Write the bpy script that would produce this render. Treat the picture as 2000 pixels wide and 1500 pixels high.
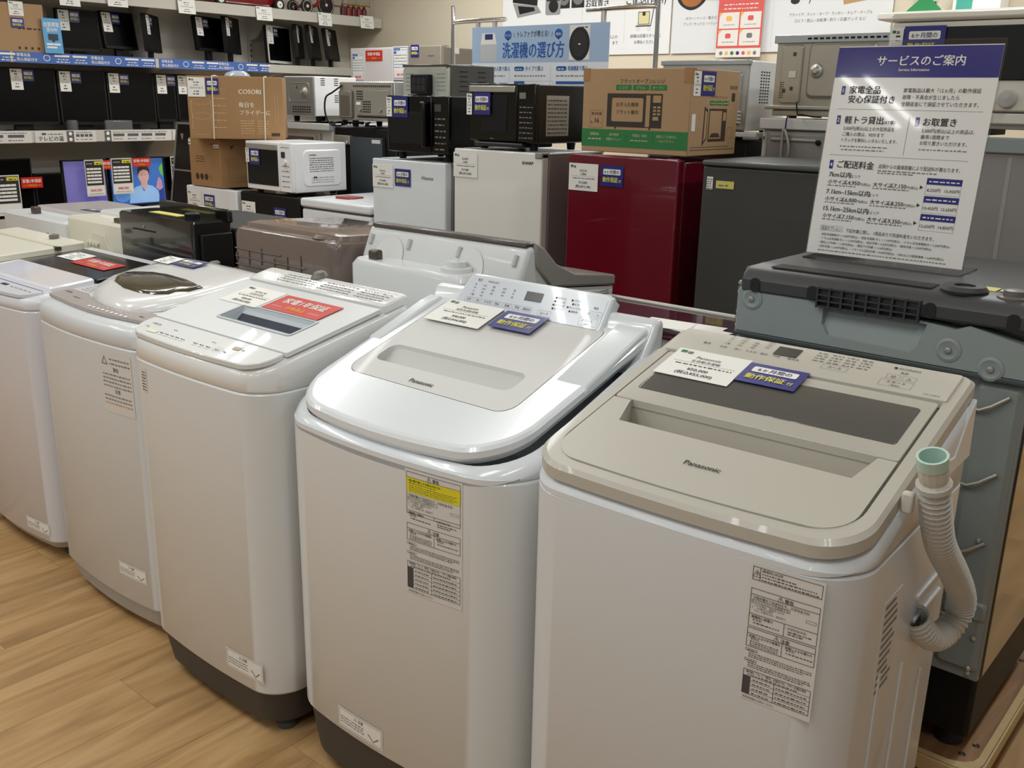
import bpy, bmesh, math, random
from mathutils import Matrix, Vector
V = Vector; pi = math.pi; rad = math.radians
random.seed(7)
sc = bpy.context.scene; col = sc.collection
for o in list(bpy.data.objects): bpy.data.objects.remove(o)

# ---------------------------------------------------------------- camera
cam_d = bpy.data.cameras.new('camera'); cam = bpy.data.objects.new('camera', cam_d); col.objects.link(cam); sc.camera = cam
yaw, pitch, roll, F = -.705136, .285848, .019891, 1884.15
fw = V((math.sin(yaw)*math.cos(pitch), math.cos(yaw)*math.cos(pitch), -math.sin(pitch)))
rt_ = V((math.cos(yaw), -math.sin(yaw), 0)); up = rt_.cross(fw)
r2 = rt_*math.cos(roll)+up*math.sin(roll); u2 = -rt_*math.sin(roll)+up*math.cos(roll)
cam.matrix_world = Matrix(((r2.x,u2.x,-fw.x,0),(r2.y,u2.y,-fw.y,0),(r2.z,u2.z,-fw.z,1.45),(0,0,0,1)))
cam_d.sensor_fit = 'HORIZONTAL'; cam_d.sensor_width = 36; cam_d.lens = F/2000*36; cam_d.clip_start = .05

# ---------------------------------------------------------------- light of the shop
w = bpy.data.worlds.new('shop'); sc.world = w; w.use_nodes = True
w.node_tree.nodes['Background'].inputs[0].default_value = (.97, .98, 1, 1)
w.node_tree.nodes['Background'].inputs[1].default_value = .2
def strip(x, y, z=2.78, L=1.2, power=13):
    for dx in (-.075, .075):                                  # twin tubes of one ceiling fitting
        d = bpy.data.lights.new('fluorescent_tube', 'AREA'); d.shape = 'RECTANGLE'; d.size = .035; d.size_y = L
        d.energy = power; d.color = (.965, 1, .985)
        o = bpy.data.objects.new('fluorescent_tube', d); col.objects.link(o); o.location = (x+dx, y, z)
for x in (-5.2, -3.9, -2.6, -1.3, 0):
    for y, pw in ((-2.3, 4.6), (.1, 6.5), (2.4, 4.7), (4.6, 10.5)):
        if (x, y) == (-1.3, 2.4): continue                    # no fitting above the nearest washer
        strip(x, y, power=pw*(1.35 if x < -5 and y > 2 else 1))
sc.view_settings.view_transform = 'Standard'; sc.view_settings.look = 'None'; sc.view_settings.gamma = 1
sc.view_settings.use_curve_mapping = False; sc.view_settings.exposure = 0.0
sc.cycles.use_denoising = True; sc.cycles.adaptive_threshold = .02; sc.cycles.max_bounces = 8; sc.cycles.caustics_reflective = False; sc.cycles.caustics_refractive = False

# ---------------------------------------------------------------- materials
def lin(c):
    f = lambda u: u/12.92 if u <= .04045 else ((u+.055)/1.055)**2.4
    return tuple(f(x/255) for x in c)+(1,)
_m = {}
def mat(name, rgb=(200,200,200), rough=.45, metal=0, coat=0, var=.04, scale=9, bump=0, emit=0, trans=0, spec=.5, stretch=None, alpha=1):
    if name in _m: return _m[name]
    m = bpy.data.materials.new(name); _m[name] = m; m.use_nodes = True; nt = m.node_tree; n = nt.nodes; l = nt.links
    b = n['Principled BSDF']; b.inputs['Roughness'].default_value = rough; b.inputs['Metallic'].default_value = metal
    b.inputs['Coat Weight'].default_value = coat; b.inputs['Coat Roughness'].default_value = .04
    b.inputs['Specular IOR Level'].default_value = spec; b.inputs['Transmission Weight'].default_value = trans
    b.inputs['Alpha'].default_value = alpha
    c = lin(rgb)
    tc = n.new('ShaderNodeTexCoord'); nz = n.new('ShaderNodeTexNoise'); nz.inputs['Scale'].default_value = scale; nz.inputs['Detail'].default_value = 5
    if stretch:
        mp = n.new('ShaderNodeMapping'); mp.inputs['Scale'].default_value = stretch; l.new(tc.outputs['Object'], mp.inputs[0]); l.new(mp.outputs[0], nz.inputs['Vector'])
    else: l.new(tc.outputs['Object'], nz.inputs['Vector'])
    mx = n.new('ShaderNodeMix'); mx.data_type = 'RGBA'
    mx.inputs[6].default_value = tuple(x*(1-var) for x in c[:3])+(1,); mx.inputs[7].default_value = tuple(min(1, x*(1+var)) for x in c[:3])+(1,)
    l.new(nz.outputs['Fac'], mx.inputs[0]); l.new(mx.outputs[2], b.inputs['Base Color'])
    if bump:
        bp = n.new('ShaderNodeBump'); bp.inputs['Strength'].default_value = bump; bp.inputs['Distance'].default_value = .002
        l.new(nz.outputs['Fac'], bp.inputs['Height']); l.new(bp.outputs[0], b.inputs['Normal'])
    if emit:
        b.inputs['Emission Strength'].default_value = emit; l.new(mx.outputs[2], b.inputs['Emission Color'])
    return m
def M_(n, *a, **k): return mat(n, *a, **k)
WHITE = mat('white_enamel', (219,222,223), .32, coat=.25, var=.01)
WARM = mat('warm_white_enamel', (214,218,221), .34, coat=.2, var=.01)
GLOSSW = mat('gloss_white_plastic', (229,230,229), .18, coat=.45, var=.01)
COOLW = mat('cool_white_plastic', (222,227,231), .2, coat=.4, var=.01)
BEIGE = mat('champagne_plastic', (184,180,169), .38, coat=.12, var=.015)
BEIGE_L = mat('champagne_panel', (196,192,181), .38, coat=.12, var=.015)
GREYLID = mat('light_grey_plastic', (204,204,201), .42, coat=.08, var=.012)
PANELB = mat('pale_blue_panel', (212,219,228), .2, coat=.4, var=.01)
CREAM = mat('cream_plastic', (226,222,206), .35, coat=.2, var=.015)
PLINTH = mat('charcoal_plastic', (66,63,60), .55)
FOOT = mat('rubber_grey', (84,84,82), .7)
BLACK = mat('black_gloss', (8,8,9), .2, coat=.2, var=.1, spec=.3)
BLACKM = mat('black_matt', (14,14,15), .55, var=.1, spec=.3)
SCREEN = mat('screen_off', (5,5,6), .28, var=.1, spec=.16)
SCREENG = mat('screen_off_grey', (20,21,22), .4, var=.08, spec=.3)
GLASSG = mat('smoked_glass', (92,91,88), .12, coat=.5, var=.05)
BROWN = mat('brown_plastic', (112,98,90), .28, coat=.5, var=.03)
BROWND = mat('dark_brown_trim', (70,58,52), .3, coat=.3)
OLIVE = mat('olive_window', (70,66,50), .1, coat=.6, var=.08)
STEEL = mat('brushed_steel', (190,190,184), .33, metal=.8, var=.05, scale=40)
GALV = mat('galvanised_steel', (172,172,164), .42, metal=.55, var=.1, scale=14)
CHROME = mat('chrome', (225,225,225), .1, metal=1, var=.01)
GREYMET = mat('grey_painted_metal', (146,156,156), .4, var=.05, scale=12)
GREYMET2 = mat('grey_back_sheet', (134,142,141), .45, var=.08, scale=8)
DARKTOP = mat('dark_grey_plastic', (68,69,71), .42, var=.05)
DARKGL = mat('dark_glossy_side', (30,26,23), .1, coat=.6, var=.1)
GRILLE = mat('grille_plastic', (52,53,55), .5)
RED = mat('red_gloss', (104,14,32), .2, coat=.5, var=.06)
DKGREY = mat('charcoal_door', (62,62,60), .38, coat=.1, var=.04)
GREYDOOR = mat('grey_door', (150,148,148), .35, coat=.2, var=.03)
SIDEGREY = mat('grey_side_panel', (142,138,138), .45, var=.03)
GREIGE = mat('greige_door', (142,133,122), .4, var=.03)
KRAFT = mat('kraft_cardboard', (176,143,106), .8, var=.05, scale=30, stretch=(1,1,6), bump=.05)
KRAFT2 = mat('brown_cardboard', (160,124,84), .8, var=.06, scale=26, bump=.05)
KRAFT3 = mat('tan_cardboard', (168,136,100), .8, var=.05, scale=30, bump=.05)
PAPER = mat('paper_white', (236,235,230), .55, var=.012)
PAPERG = mat('paper_print_grey', (214,212,208), .55, var=.02)
INK = mat('ink_black', (36,36,40), .6)
INKG = mat('ink_grey', (120,118,116), .6)
INKN = mat('ink_navy', (38,44,110), .5)
NAVY = mat('navy_card', (40,42,126), .3, coat=.3, var=.02)
YEL = mat('ink_yellow', (232,226,70), .5)
YELL = mat('yellow_sticker', (222,212,40), .5)
YELB = mat('pale_yellow_sticker', (214,208,110), .55)
REDC = mat('red_card', (206,44,34), .35, coat=.2, var=.02)
ORANGE = mat('ink_orange', (240,170,40), .5)
REDP = mat('ink_red', (200,44,56), .5)
GREEN = mat('print_green', (38,120,62), .6, var=.03)
INKB = mat('ink_brown', (62,48,34), .7)
INKW = mat('ink_white', (238,236,230), .5)
KGREY = mat('ink_kraft_pale', (206,186,150), .7)
BLUEB = mat('banner_blue', (168,192,222), .45, var=.02)
BLUED = mat('ink_blue', (28,88,168), .5)
BLUEC = mat('card_blue', (70,106,180), .4, var=.03)
BLUEL = mat('leaflet_blue', (86,160,214), .4, var=.06, scale=6)
WALLB = mat('beige_wall', (222,210,188), .75, var=.02, scale=3, bump=.05)
WALLW = mat('shelf_back_panel', (212,206,196), .7, var=.02, scale=4)
CEIL = mat('ceiling_board', (226,224,218), .85, var=.03, scale=5)
SHELFM = mat('shelf_white', (196,193,184), .45, var=.03)
PINK = mat('ink_coral', (220,88,84), .5)
GUIT = mat('print_sunburst', (176,106,40), .5, var=.35, scale=2)
MAROON = mat('maroon_lid', (64,24,40), .12, coat=.6, var=.2)
HOSE = mat('hose_grey', (196,193,184), .5, var=.02)
HOSEG = mat('hose_mint', (186,212,200), .45)
TOYRED = mat('toy_red', (128,20,24), .3, coat=.3)
RUBBER = mat('black_rubber', (22,20,20), .7)
TEALG = mat('print_teal', (70,168,150), .5)
GREENB = mat('green_box', (30,130,70), .5)
PLASTICB = mat('plastic_bag', (210,220,232), .2, trans=.4)
ROPE = mat('white_cord', (226,216,196), .7)

def wood_mat(name, a, b, c):
    m = bpy.data.materials.new(name); m.use_nodes = True; nt = m.node_tree; n = nt.nodes; l = nt.links; bs = n['Principled BSDF']
    tc = n.new('ShaderNodeTexCoord'); oi = n.new('ShaderNodeObjectInfo'); ad = n.new('ShaderNodeVectorMath'); ad.operation = 'ADD'
    ml = n.new('ShaderNodeVectorMath'); ml.operation = 'SCALE'; ml.inputs['Scale'].default_value = 37
    cx = n.new('ShaderNodeCombineXYZ'); l.new(oi.outputs['Random'], cx.inputs[0]); l.new(oi.outputs['Random'], cx.inputs[1]); l.new(oi.outputs['Random'], cx.inputs[2])
    l.new(cx.outputs[0], ml.inputs[0]); l.new(tc.outputs['Object'], ad.inputs[0]); l.new(ml.outputs[0], ad.inputs[1])
    mp = n.new('ShaderNodeMapping'); mp.inputs['Scale'].default_value = (14, 1.6, 6); l.new(ad.outputs[0], mp.inputs[0])
    nz = n.new('ShaderNodeTexNoise'); nz.inputs['Scale'].default_value = 1.6; nz.inputs['Detail'].default_value = 8; nz.inputs['Distortion'].default_value = .7; l.new(mp.outputs[0], nz.inputs['Vector'])
    rp = n.new('ShaderNodeValToRGB'); e = rp.color_ramp.elements; e[0].position = .3; e[0].color = lin(a); e[1].position = .72; e[1].color = lin(c)
    k = rp.color_ramp.elements.new(.52); k.color = lin(b); l.new(nz.outputs['Fac'], rp.inputs[0])
    mp2 = n.new('ShaderNodeMapping'); mp2.inputs['Scale'].default_value = (5, 2.2, 5); l.new(ad.outputs[0], mp2.inputs[0])
    n2 = n.new('ShaderNodeTexNoise'); n2.inputs['Scale'].default_value = 1.1; n2.inputs['Detail'].default_value = 3; l.new(mp2.outputs[0], n2.inputs['Vector'])
    hs = n.new('ShaderNodeHueSaturation'); mr = n.new('ShaderNodeMapRange'); mr.inputs[3].default_value = .86; mr.inputs[4].default_value = 1.1
    mm = n.new('ShaderNodeMath'); mm.operation = 'ADD'; l.new(oi.outputs['Random'], mm.inputs[0]); l.new(n2.outputs['Fac'], mm.inputs[1])
    md = n.new('ShaderNodeMath'); md.operation = 'MULTIPLY'; md.inputs[1].default_value = .5; l.new(mm.outputs[0], md.inputs[0])
    l.new(md.outputs[0], mr.inputs[0]); mr.inputs[3].default_value = .92; mr.inputs[4].default_value = 1.06; l.new(mr.outputs[0], hs.inputs['Value']); l.new(rp.outputs[0], hs.inputs['Color']); l.new(hs.outputs[0], bs.inputs['Base Color'])
    bs.inputs['Roughness'].default_value = .42
    bp = n.new('ShaderNodeBump'); bp.inputs['Strength'].default_value = .08; bp.inputs['Distance'].default_value = .002; l.new(nz.outputs['Fac'], bp.inputs['Height']); l.new(bp.outputs[0], bs.inputs['Normal'])
    return m
OAK = wood_mat('oak_floor', (158,122,80), (186,148,100), (202,166,118))
PLY = wood_mat('plywood_board', (104,72,46), (134,98,66), (166,128,90))
PLYE = mat('pale_plywood_edge', (206,180,132), .7, var=.12, scale=60)

# ---------------------------------------------------------------- mesh helpers
def outline(w, d, rf, rb, bulge=0, n=10, cx=0, y0=0, taper=0):
    """rounded rectangle, front (y = y0) bowed outwards by bulge; counter-clockwise"""
    pts = []
    hw = w/2
    def arc(cx_, cy_, r, a0):
        for i in range(n+1):
            a = a0+pi/2*i/n; pts.append((cx_+r*math.cos(a), cy_+r*math.sin(a)))
    k = 9
    arc(-hw+rf, rf, rf, pi)
    for i in range(1, k): pts.append((-hw+rf+(w-2*rf)*i/k, 0))
    arc(hw-rf, rf, rf, 1.5*pi); arc(hw-rb, d-rb, rb, 0); arc(-hw+rb, d-rb, rb, pi/2)
    out = []
    for x, y in pts:
        if bulge and y < d*.5: y = y-bulge*(1-(x/hw)**2)*(1-y/(d*.5))
        t = 1+taper*(y/d-.5)
        out.append((cx+x*t, y0+y))
    return out
def inset(pts, a):
    cx = sum(p[0] for p in pts)/len(pts); x0 = min(p[0] for p in pts); x1 = max(p[0] for p in pts); y0 = min(p[1] for p in pts); y1 = max(p[1] for p in pts)
    sx = (x1-x0-2*a)/(x1-x0); sy = (y1-y0-2*a)/(y1-y0); mx = (x0+x1)/2; my = (y0+y1)/2
    return [(mx+(x-mx)*sx, my+(y-my)*sy) for x, y in pts]
def rrect(x0, x1, y0, y1, r, n=4):
    r = min(r, (x1-x0)/2-1e-5, (y1-y0)/2-1e-5); pts = []
    for cx, cy, a0 in ((x0+r, y0+r, pi), (x1-r, y0+r, 1.5*pi), (x1-r, y1-r, 0), (x0+r, y1-r, pi/2)):
        for i in range(n+1):
            a = a0+pi/2*i/n; pts.append((cx+r*math.cos(a), cy+r*math.sin(a)))
    return pts
def circle(cx, cy, r, n=24, ry=None): return [(cx+r*math.cos(2*pi*i/n), cy+(ry or r)*math.sin(2*pi*i/n)) for i in range(n)]
_tx = {}
def text_geo(body, bold=0):
    k = (body, bold)
    if k not in _tx:
        c = bpy.data.curves.new('t', 'FONT'); c.body = body; c.size = 1; c.resolution_u = 2; c.offset = bold
        o = bpy.data.objects.new('t', c); col.objects.link(o)
        me = bpy.data.meshes.new_from_object(o.evaluated_get(bpy.context.evaluated_depsgraph_get()))
        vs = [(v.co.x, v.co.y) for v in me.vertices]; fs = [list(p.vertices) for p in me.polygons]
        bpy.data.objects.remove(o); bpy.data.curves.remove(c); bpy.data.meshes.remove(me)
        x0 = min([v[0] for v in vs] or [0]); x1 = max([v[0] for v in vs] or [1])
        _tx[k] = (vs, fs, x0, x1)
    return _tx[k]
class MB:
    """collects faces of ONE mesh object"""
    def __init__(s): s.v = []; s.f = []; s.m = []; s.M = Matrix(); s.bow = 0
    def add(s, vs, fs, mi=0):
        b = len(s.v); s.v += [s.M @ V(p) for p in vs]; s.f += [[i+b for i in f] for f in fs]; s.m += [mi]*len(fs); return s
    def box(s, x0, x1, y0, y1, z0, z1, mi=0):
        return s.add([(x0,y0,z0),(x1,y0,z0),(x1,y1,z0),(x0,y1,z0),(x0,y0,z1),(x1,y0,z1),(x1,y1,z1),(x0,y1,z1)],
                     [(0,3,2,1),(4,5,6,7),(0,1,5,4),(1,2,6,5),(2,3,7,6),(3,0,4,7)], mi)
    def loft(s, secs, c0=True, c1=True, mi=0):
        n = len(secs[0]); vs = [p for q in secs for p in q]; fs = []
        for i in range(len(secs)-1):
            for j in range(n):
                k = (j+1) % n; fs.append((i*n+j, i*n+k, (i+1)*n+k, (i+1)*n+j))
        if c0: fs.append(tuple(reversed(range(n))))
        if c1: fs.append(tuple(range((len(secs)-1)*n, len(secs)*n)))
        return s.add(vs, fs, mi)
    def slab(s, pts, z0, z1, mi=0, ch=0):
        """plate from an XY outline, with a small chamfer ch on its top edge"""
        if ch: q = inset(pts, ch); return s.loft([[(x,y,z0) for x,y in pts], [(x,y,z1-ch) for x,y in pts], [(x,y,z1) for x,y in q]], mi=mi)
        return s.loft([[(x,y,z0) for x,y in pts], [(x,y,z1) for x,y in pts]], mi=mi)
    def wall(s, pts, y0, y1, mi=0, ch=0):
        """plate from an XZ outline standing in the XZ plane, front at y0; chamfer on the front"""
        if ch:
            q = inset(pts, ch); return s.loft([[(x,y1,z) for x,z in pts], [(x,y0+ch,z) for x,z in pts], [(x,y0,z) for x,z in q]], mi=mi)
        return s.loft([[(x,y1,z) for x,z in pts], [(x,y0,z) for x,z in pts]], mi=mi)
    def prof(s, pts, x0, x1, mi=0): return s.loft([[(x0,y,z) for y,z in pts], [(x1,y,z) for y,z in pts]], mi=mi)
    def tube(s, path, r, n=8, mi=0, caps=True):
        secs = []; path = [V(p) for p in path]; prev = None
        for i, p in enumerate(path):
            t = (path[min(i+1, len(path)-1)]-path[max(i-1, 0)]).normalized()
            if prev is None:
                a = V((0,0,1)) if abs(t.z) < .9 else V((1,0,0)); u = t.cross(a).normalized()
            else: u = (prev-t*prev.dot(t)).normalized()
            prev = u; w_ = t.cross(u); rr = r[i] if isinstance(r, (list, tuple)) else r
            secs.append([tuple(p+u*(rr*math.cos(2*pi*j/n))+w_*(rr*math.sin(2*pi*j/n))) for j in range(n)])
        return s.loft(secs, caps, caps, mi)
    def lathe(s, prof, o=(0,0,0), axis='z', n=20, mi=0):
        secs = []
        for r, h in prof:
            q = []
            for j in range(n):
                a = 2*pi*j/n; c, d = r*math.cos(a), r*math.sin(a)
                q.append({'z': (o[0]+c, o[1]+d, o[2]+h), 'y': (o[0]+d, o[1]+h, o[2]+c), 'x': (o[0]+h, o[1]+c, o[2]+d)}[axis])
            secs.append(q)
        return s.loft(secs, mi=mi)
    def ring(s, a, b, mi=0):
        n = len(a); return s.add(list(a)+list(b), [(j, (j+1) % n, n+(j+1) % n, n+j) for j in range(n)], mi)
    def recess(s, outer, hole, z, depth, mi=0, mi2=0, slope=0, bottom=True):
        """flat XY plate at height z with a hole that leads into a tray below"""
        bm = bmesh.new(); loops = []
        for L in (outer, hole):
            vs = [bm.verts.new((x,y,z)) for x, y in L]; loops.append(vs)
            for i in range(len(vs)): bm.edges.new((vs[i], vs[(i+1) % len(vs)]))
        bmesh.ops.triangle_fill(bm, edges=bm.edges[:], use_beauty=True); bm.verts.index_update()
        for f in bm.faces:
            if f.normal.z < 0: f.normal_flip()
        s.add([tuple(v.co) for v in bm.verts], [[v.index for v in f.verts] for f in bm.faces], mi); bm.free()
        y0 = min(p[1] for p in hole); y1 = max(p[1] for p in hole)
        low = [(x, y, z-depth*(1 if not slope else (.12+.88*(y-y0)/(y1-y0) if slope > 0 else 1-.88*(y-y0)/(y1-y0)))) for x, y in inset(hole, .003)]
        s.ring([(x,y,z) for x, y in hole], low, mi2)
        if bottom: s.add(low, [tuple(range(len(low)))], mi2)
        return s
    def text(s, body, x, z, size, mi=0, align='c', bold=0, y=-.0008, wmax=None, sx=1):
        vs, fs, x0, x1 = text_geo(body); k = size*sx
        if wmax and (x1-x0)*k > wmax: k = wmax/(x1-x0)
        off = x-(x0+x1)/2*k if align == 'c' else (x-x0*k if align == 'l' else x-x1*k)
        for e, dz in (((0,0),) if bold < .009 else ((-1,-.6),(1,.6))):      # bold: stamped twice
            s.add([(off+a*k+e*bold*.8*size, y+e*.00004, z+b*size+dz*bold*.6*size) for a, b in vs], fs, mi)
        return s
    def rect(s, x0, x1, z0, z1, mi=0, y=-.0006, r=0):
        if r:
            q = rrect(x0, x1, z0, z1, r, 3); return s.add([(a,y,b) for a, b in q], [tuple(range(len(q)))], mi)
        n = max(1, int((x1-x0)/.02)) if s.bow else 1
        if n > 1:
            for i in range(n): s.rect(x0+(x1-x0)*i/n, x0+(x1-x0)*(i+1)/n, z0, z1, mi, y)
            return s
        return s.add([(x0,y,z0),(x1,y,z0),(x1,y,z1),(x0,y,z1)], [(0,1,2,3)], mi)
    def poly(s, pts, mi=0, y=-.0007): return s.add([(a,y,b) for a, b in pts], [tuple(range(len(pts)))], mi)
    def frame(s, x0, x1, z0, z1, t, mi=0, y=-.0007):
        s.rect(x0,x1,z0,z0+t,mi,y); s.rect(x0,x1,z1-t,z1,mi,y); s.rect(x0,x0+t,z0+t,z1-t,mi,y); return s.rect(x1-t,x1,z0+t,z1-t,mi,y)
    def greek(s, x0, x1, z, h, mi=0, y=-.0007):
        """a row of print too small to read"""
        x = x0
        while x < x1-h*.4:
            wd = min(h*random.uniform(.7, 2.4), x1-x); s.rect(x, x+wd, z, z+h*random.uniform(.45, .62), mi, y); x += wd+h*.6
        return s
    def build(s, name, mats, parent=None, smooth=35, bevel=0, seg=2):
        if s.bow: s.v = [V((p.x, p.y-s.bow[0]*(1-(p.x/s.bow[1])**2), p.z)) for p in s.v]      # print follows a bowed front
        me = bpy.data.meshes.new(name); me.from_pydata([tuple(p) for p in s.v], [], s.f)
        if not isinstance(mats, (list, tuple)): mats = [mats]
        for m in mats: me.materials.append(m)
        if len(mats) > 1: me.polygons.foreach_set('material_index', s.m)
        if smooth:
            me.polygons.foreach_set('use_smooth', [True]*len(me.polygons)); me.set_sharp_from_angle(angle=rad(smooth))
        me.update(); o = bpy.data.objects.new(name, me); col.objects.link(o)
        if 'print' in name: o['kind'] = 'stuff'
        if parent: o.parent = parent
        if bevel:
            b = o.modifiers.new('bevel', 'BEVEL'); b.width = bevel; b.segments = seg; b.limit_method = 'ANGLE'; b.angle_limit = rad(50); b.harden_normals = False
        return o
def bx(name, x0, x1, y0, y1, z0, z1, m, parent=None, bevel=.004, seg=2): return MB().box(x0,x1,y0,y1,z0,z1).build(name, m, parent, bevel=bevel, seg=seg)
def tag(o, label, cat, group=None, kind=None):
    if label: o['label'] = label
    if cat: o['category'] = cat
    if group: o['group'] = group
    if kind: o['kind'] = kind
    return o
def thing(name, label, cat, loc=(0,0,0), rz=0, group=None):
    o = bpy.data.objects.new(name, None); col.objects.link(o); o.location = loc; o.rotation_euler = (0,0,rz); o.empty_display_size = .1
    return tag(o, label, cat, group)
def struct(o): o['kind'] = 'structure'; return o
def shear(z0, s_): return Matrix(((1,0,0,0),(0,1,0,0),(0,s_,1,z0),(0,0,0,1)))
FLAT = Matrix.Rotation(-pi/2, 4, 'X')          # XZ print laid face up
# ================================================================ the room
floor = struct(bx('floor', -7.1, 3.2, -3.2, 6.1, -.06, -.004, OAK, bevel=0))
PW, PL = .18, 1.22
pm = MB().box(0, PW-.0009, 0, PL-.0009, -.004, 0).build('plank', OAK, floor, smooth=0); pm_used = False
far = MB()
for i in range(-40, 18):
    for j in range(-4, 7):
        x, y = i*PW, j*PL+(i*.37 % 1)*PL-.9
        if x < -7.1 or x+PW > 3.2 or y < -3.2 or y+PL > 6.1: continue
        if -4.0 < x < .3 and -.6 < y < 2.4:
            if not pm_used: o = pm; pm_used = True
            else: o = pm.copy(); col.objects.link(o); o.parent = floor
            o.location = (x, y, 0)
        else: far.box(x, x+PW-.0009, y, y+PL-.0009, -.004, 0)
fo = far.build('planking', OAK, floor, smooth=0); fo['kind'] = 'stuff'
struct(bx('wall_back', -7.1, 3.2, 5.95, 6.1, 0, 2.9, WALLB, bevel=0))
struct(bx('wall_left', -7.25, -7.1, -3.2, 6.1, 0, 2.9, WALLB, bevel=0))
struct(bx('ceiling', -7.25, 3.2, -3.2, 6.1, 2.9, 3.0, CEIL, bevel=0))

# ================================================================ cards and tags (each one a thing)
def put(o, loc, rz=0, rx=0): o.location = loc; o.rotation_euler = (rx, 0, rz); return o
def price_card(label, loc, rz=0, rx=0, brand='', kind='', price='', tax='', w=.145, h=.103, fine=True, name='price_card', group=None):
    c = MB().box(-w/2, w/2, 0, .001, -h/2, h/2).build(name, PAPER, smooth=0); tag(c, label, 'price card', group)
    p = MB(); k = h/.103
    p.rect(-w/2+.008*k, -w/2+.02*k, h/2-.016*k, h/2-.007*k, 1); p.rect(-w/2+.023*k, -w/2+.033*k, h/2-.018*k, h/2-.009*k, 2)
    if brand: p.text(brand, 0, h*.2, .0125*k, 0, wmax=w*.5)
    else: p.greek(-w*.16, w*.16, h*.22, .009*k, 0)
    if kind: p.text(kind, 0, h*.075, .0095*k, 0, wmax=w*.6)
    else: p.greek(-w*.14, w*.14, h*.09, .006*k, 0)
    p.rect(-w*.42, w*.42, h*.03, h*.036, 2)
    p.greek(-w*.36, w*.4, -h*.06, .005*k, 0)
    if price: p.text(price, 0, -h*.24, .0125*k, 0, bold=.01, wmax=w*.6)
    else: p.greek(-w*.14, w*.14, -h*.24, .009*k, 0)
    if tax: p.text(tax, 0, -h*.39, .0125*k, 0, bold=.01, wmax=w*.7)
    else: p.greek(-w*.2, w*.2, -h*.38, .009*k, 0)
    p.build('print', [INK, GREEN, INKG], c, smooth=0)
    return put(c, loc, rz, rx)
def warranty_tag(label, loc, rz=0, rx=0, w=.105, h=.078, group=None):
    c = MB().box(-w/2, w/2, 0, .001, -h/2, h/2).build('warranty_tag', NAVY, smooth=0); tag(c, label, 'tag', group)
    p = MB(); p.rect(-w*.38, w*.38, h*.06, h*.33, 1, y=-.0005, r=h*.05); p.text('6ヶ月間の', 0, h*.12, h*.2, 0, bold=.012, wmax=w*.66, y=-.0011)
    p.text('動作保証', -w*.06, -h*.28, h*.27, 2, bold=.02, wmax=w*.66); p.text('付', w*.36, -h*.28, h*.16, 2, bold=.015)
    p.build('print', [INKN, INKW, YEL], c, smooth=0); return put(c, loc, rz, rx)
def guarantee_tag(label, loc, rz=0, rx=0, w=.2, h=.085, group=None):
    c = MB().box(-w/2, w/2, 0, .001, -h/2, h/2).build('guarantee_tag', REDC, smooth=0); tag(c, label, 'tag', group)
    p = MB(); p.text('家電1年保証', 0, h*.02, h*.36, 0, bold=.025, wmax=w*.88); p.text('対象商品', 0, -h*.33, h*.22, 1, bold=.02)
    p.rect(-w*.42, -w*.24, -h*.26, -h*.245, 0); p.rect(w*.24, w*.42, -h*.26, -h*.245, 0)
    p.build('print', [INKW, ORANGE], c, smooth=0); return put(c, loc, rz, rx)
def spec_card(label, loc, rz=0, rx=0, price='', w=.145, h=.235, dark=True, group=None):
    c = MB().box(-w/2, w/2, 0, .0015, -h/2, h/2).build('specification_card', PAPERG if dark else PAPER, smooth=0); tag(c, label, 'price card', group)
    p = MB(); a = 0 if dark else 3
    p.rect(-w*.46, w*.46, -h*.2, h*.47, 0 if dark else 1, y=-.0004) if dark else p.frame(-w*.47, w*.47, -h*.47, h*.47, w*.02, 3)
    if dark: p.rect(w*.02, w*.44, h*.36, h*.45, 4); p.greek(-w*.4, -w*.08, h*.385, h*.03, 1); p.greek(w*.1, w*.38, h*.38, h*.045, 0, y=-.001)
    else: p.rect(-w*.42, w*.0, h*.37, h*.44, 3); p.greek(-w*.38, -w*.05, h*.385, h*.03, 1, y=-.001); p.greek(w*.1, w*.4, h*.385, h*.03, 3); p.rect(-w*.42, -w*.26, h*.28, h*.35, 3); p.greek(-w*.2, w*.4, h*.3, h*.035, 5)
    for r in range(5):
        z = h*(.24-r*.09)
        if dark:
            cells = (.24,.9) if r in (1,3) else ((.22,.45,.68,.9) if r in (0,2) else (.9,))
            x = -w*.43
            for q in cells: p.rect(x+.002, -w*.44+w*.88*q, z-h*.02, z+h*.035, 1); x = -w*.44+w*.88*q
        else: p.greek(-w*.42, w*.42, z-h*.01, h*.035, 3 if r in (3,4) else 0)
    p.rect(-w*.46, w*.46, -h*.46, -h*.22, 5 if not dark else 1, y=-.0003)
    if price: p.text(price, 0, -h*.37, h*.1, 2, bold=.03, wmax=w*.86)
    p.greek(-w*.38, w*.38, -h*.44, h*.025, 0)
    p.build('print', [INK, PAPER, REDP, BLUED, YELL, mat('pale_pink', (238,222,220), .5)], c, smooth=0); return put(c, loc, rz, rx)

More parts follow.
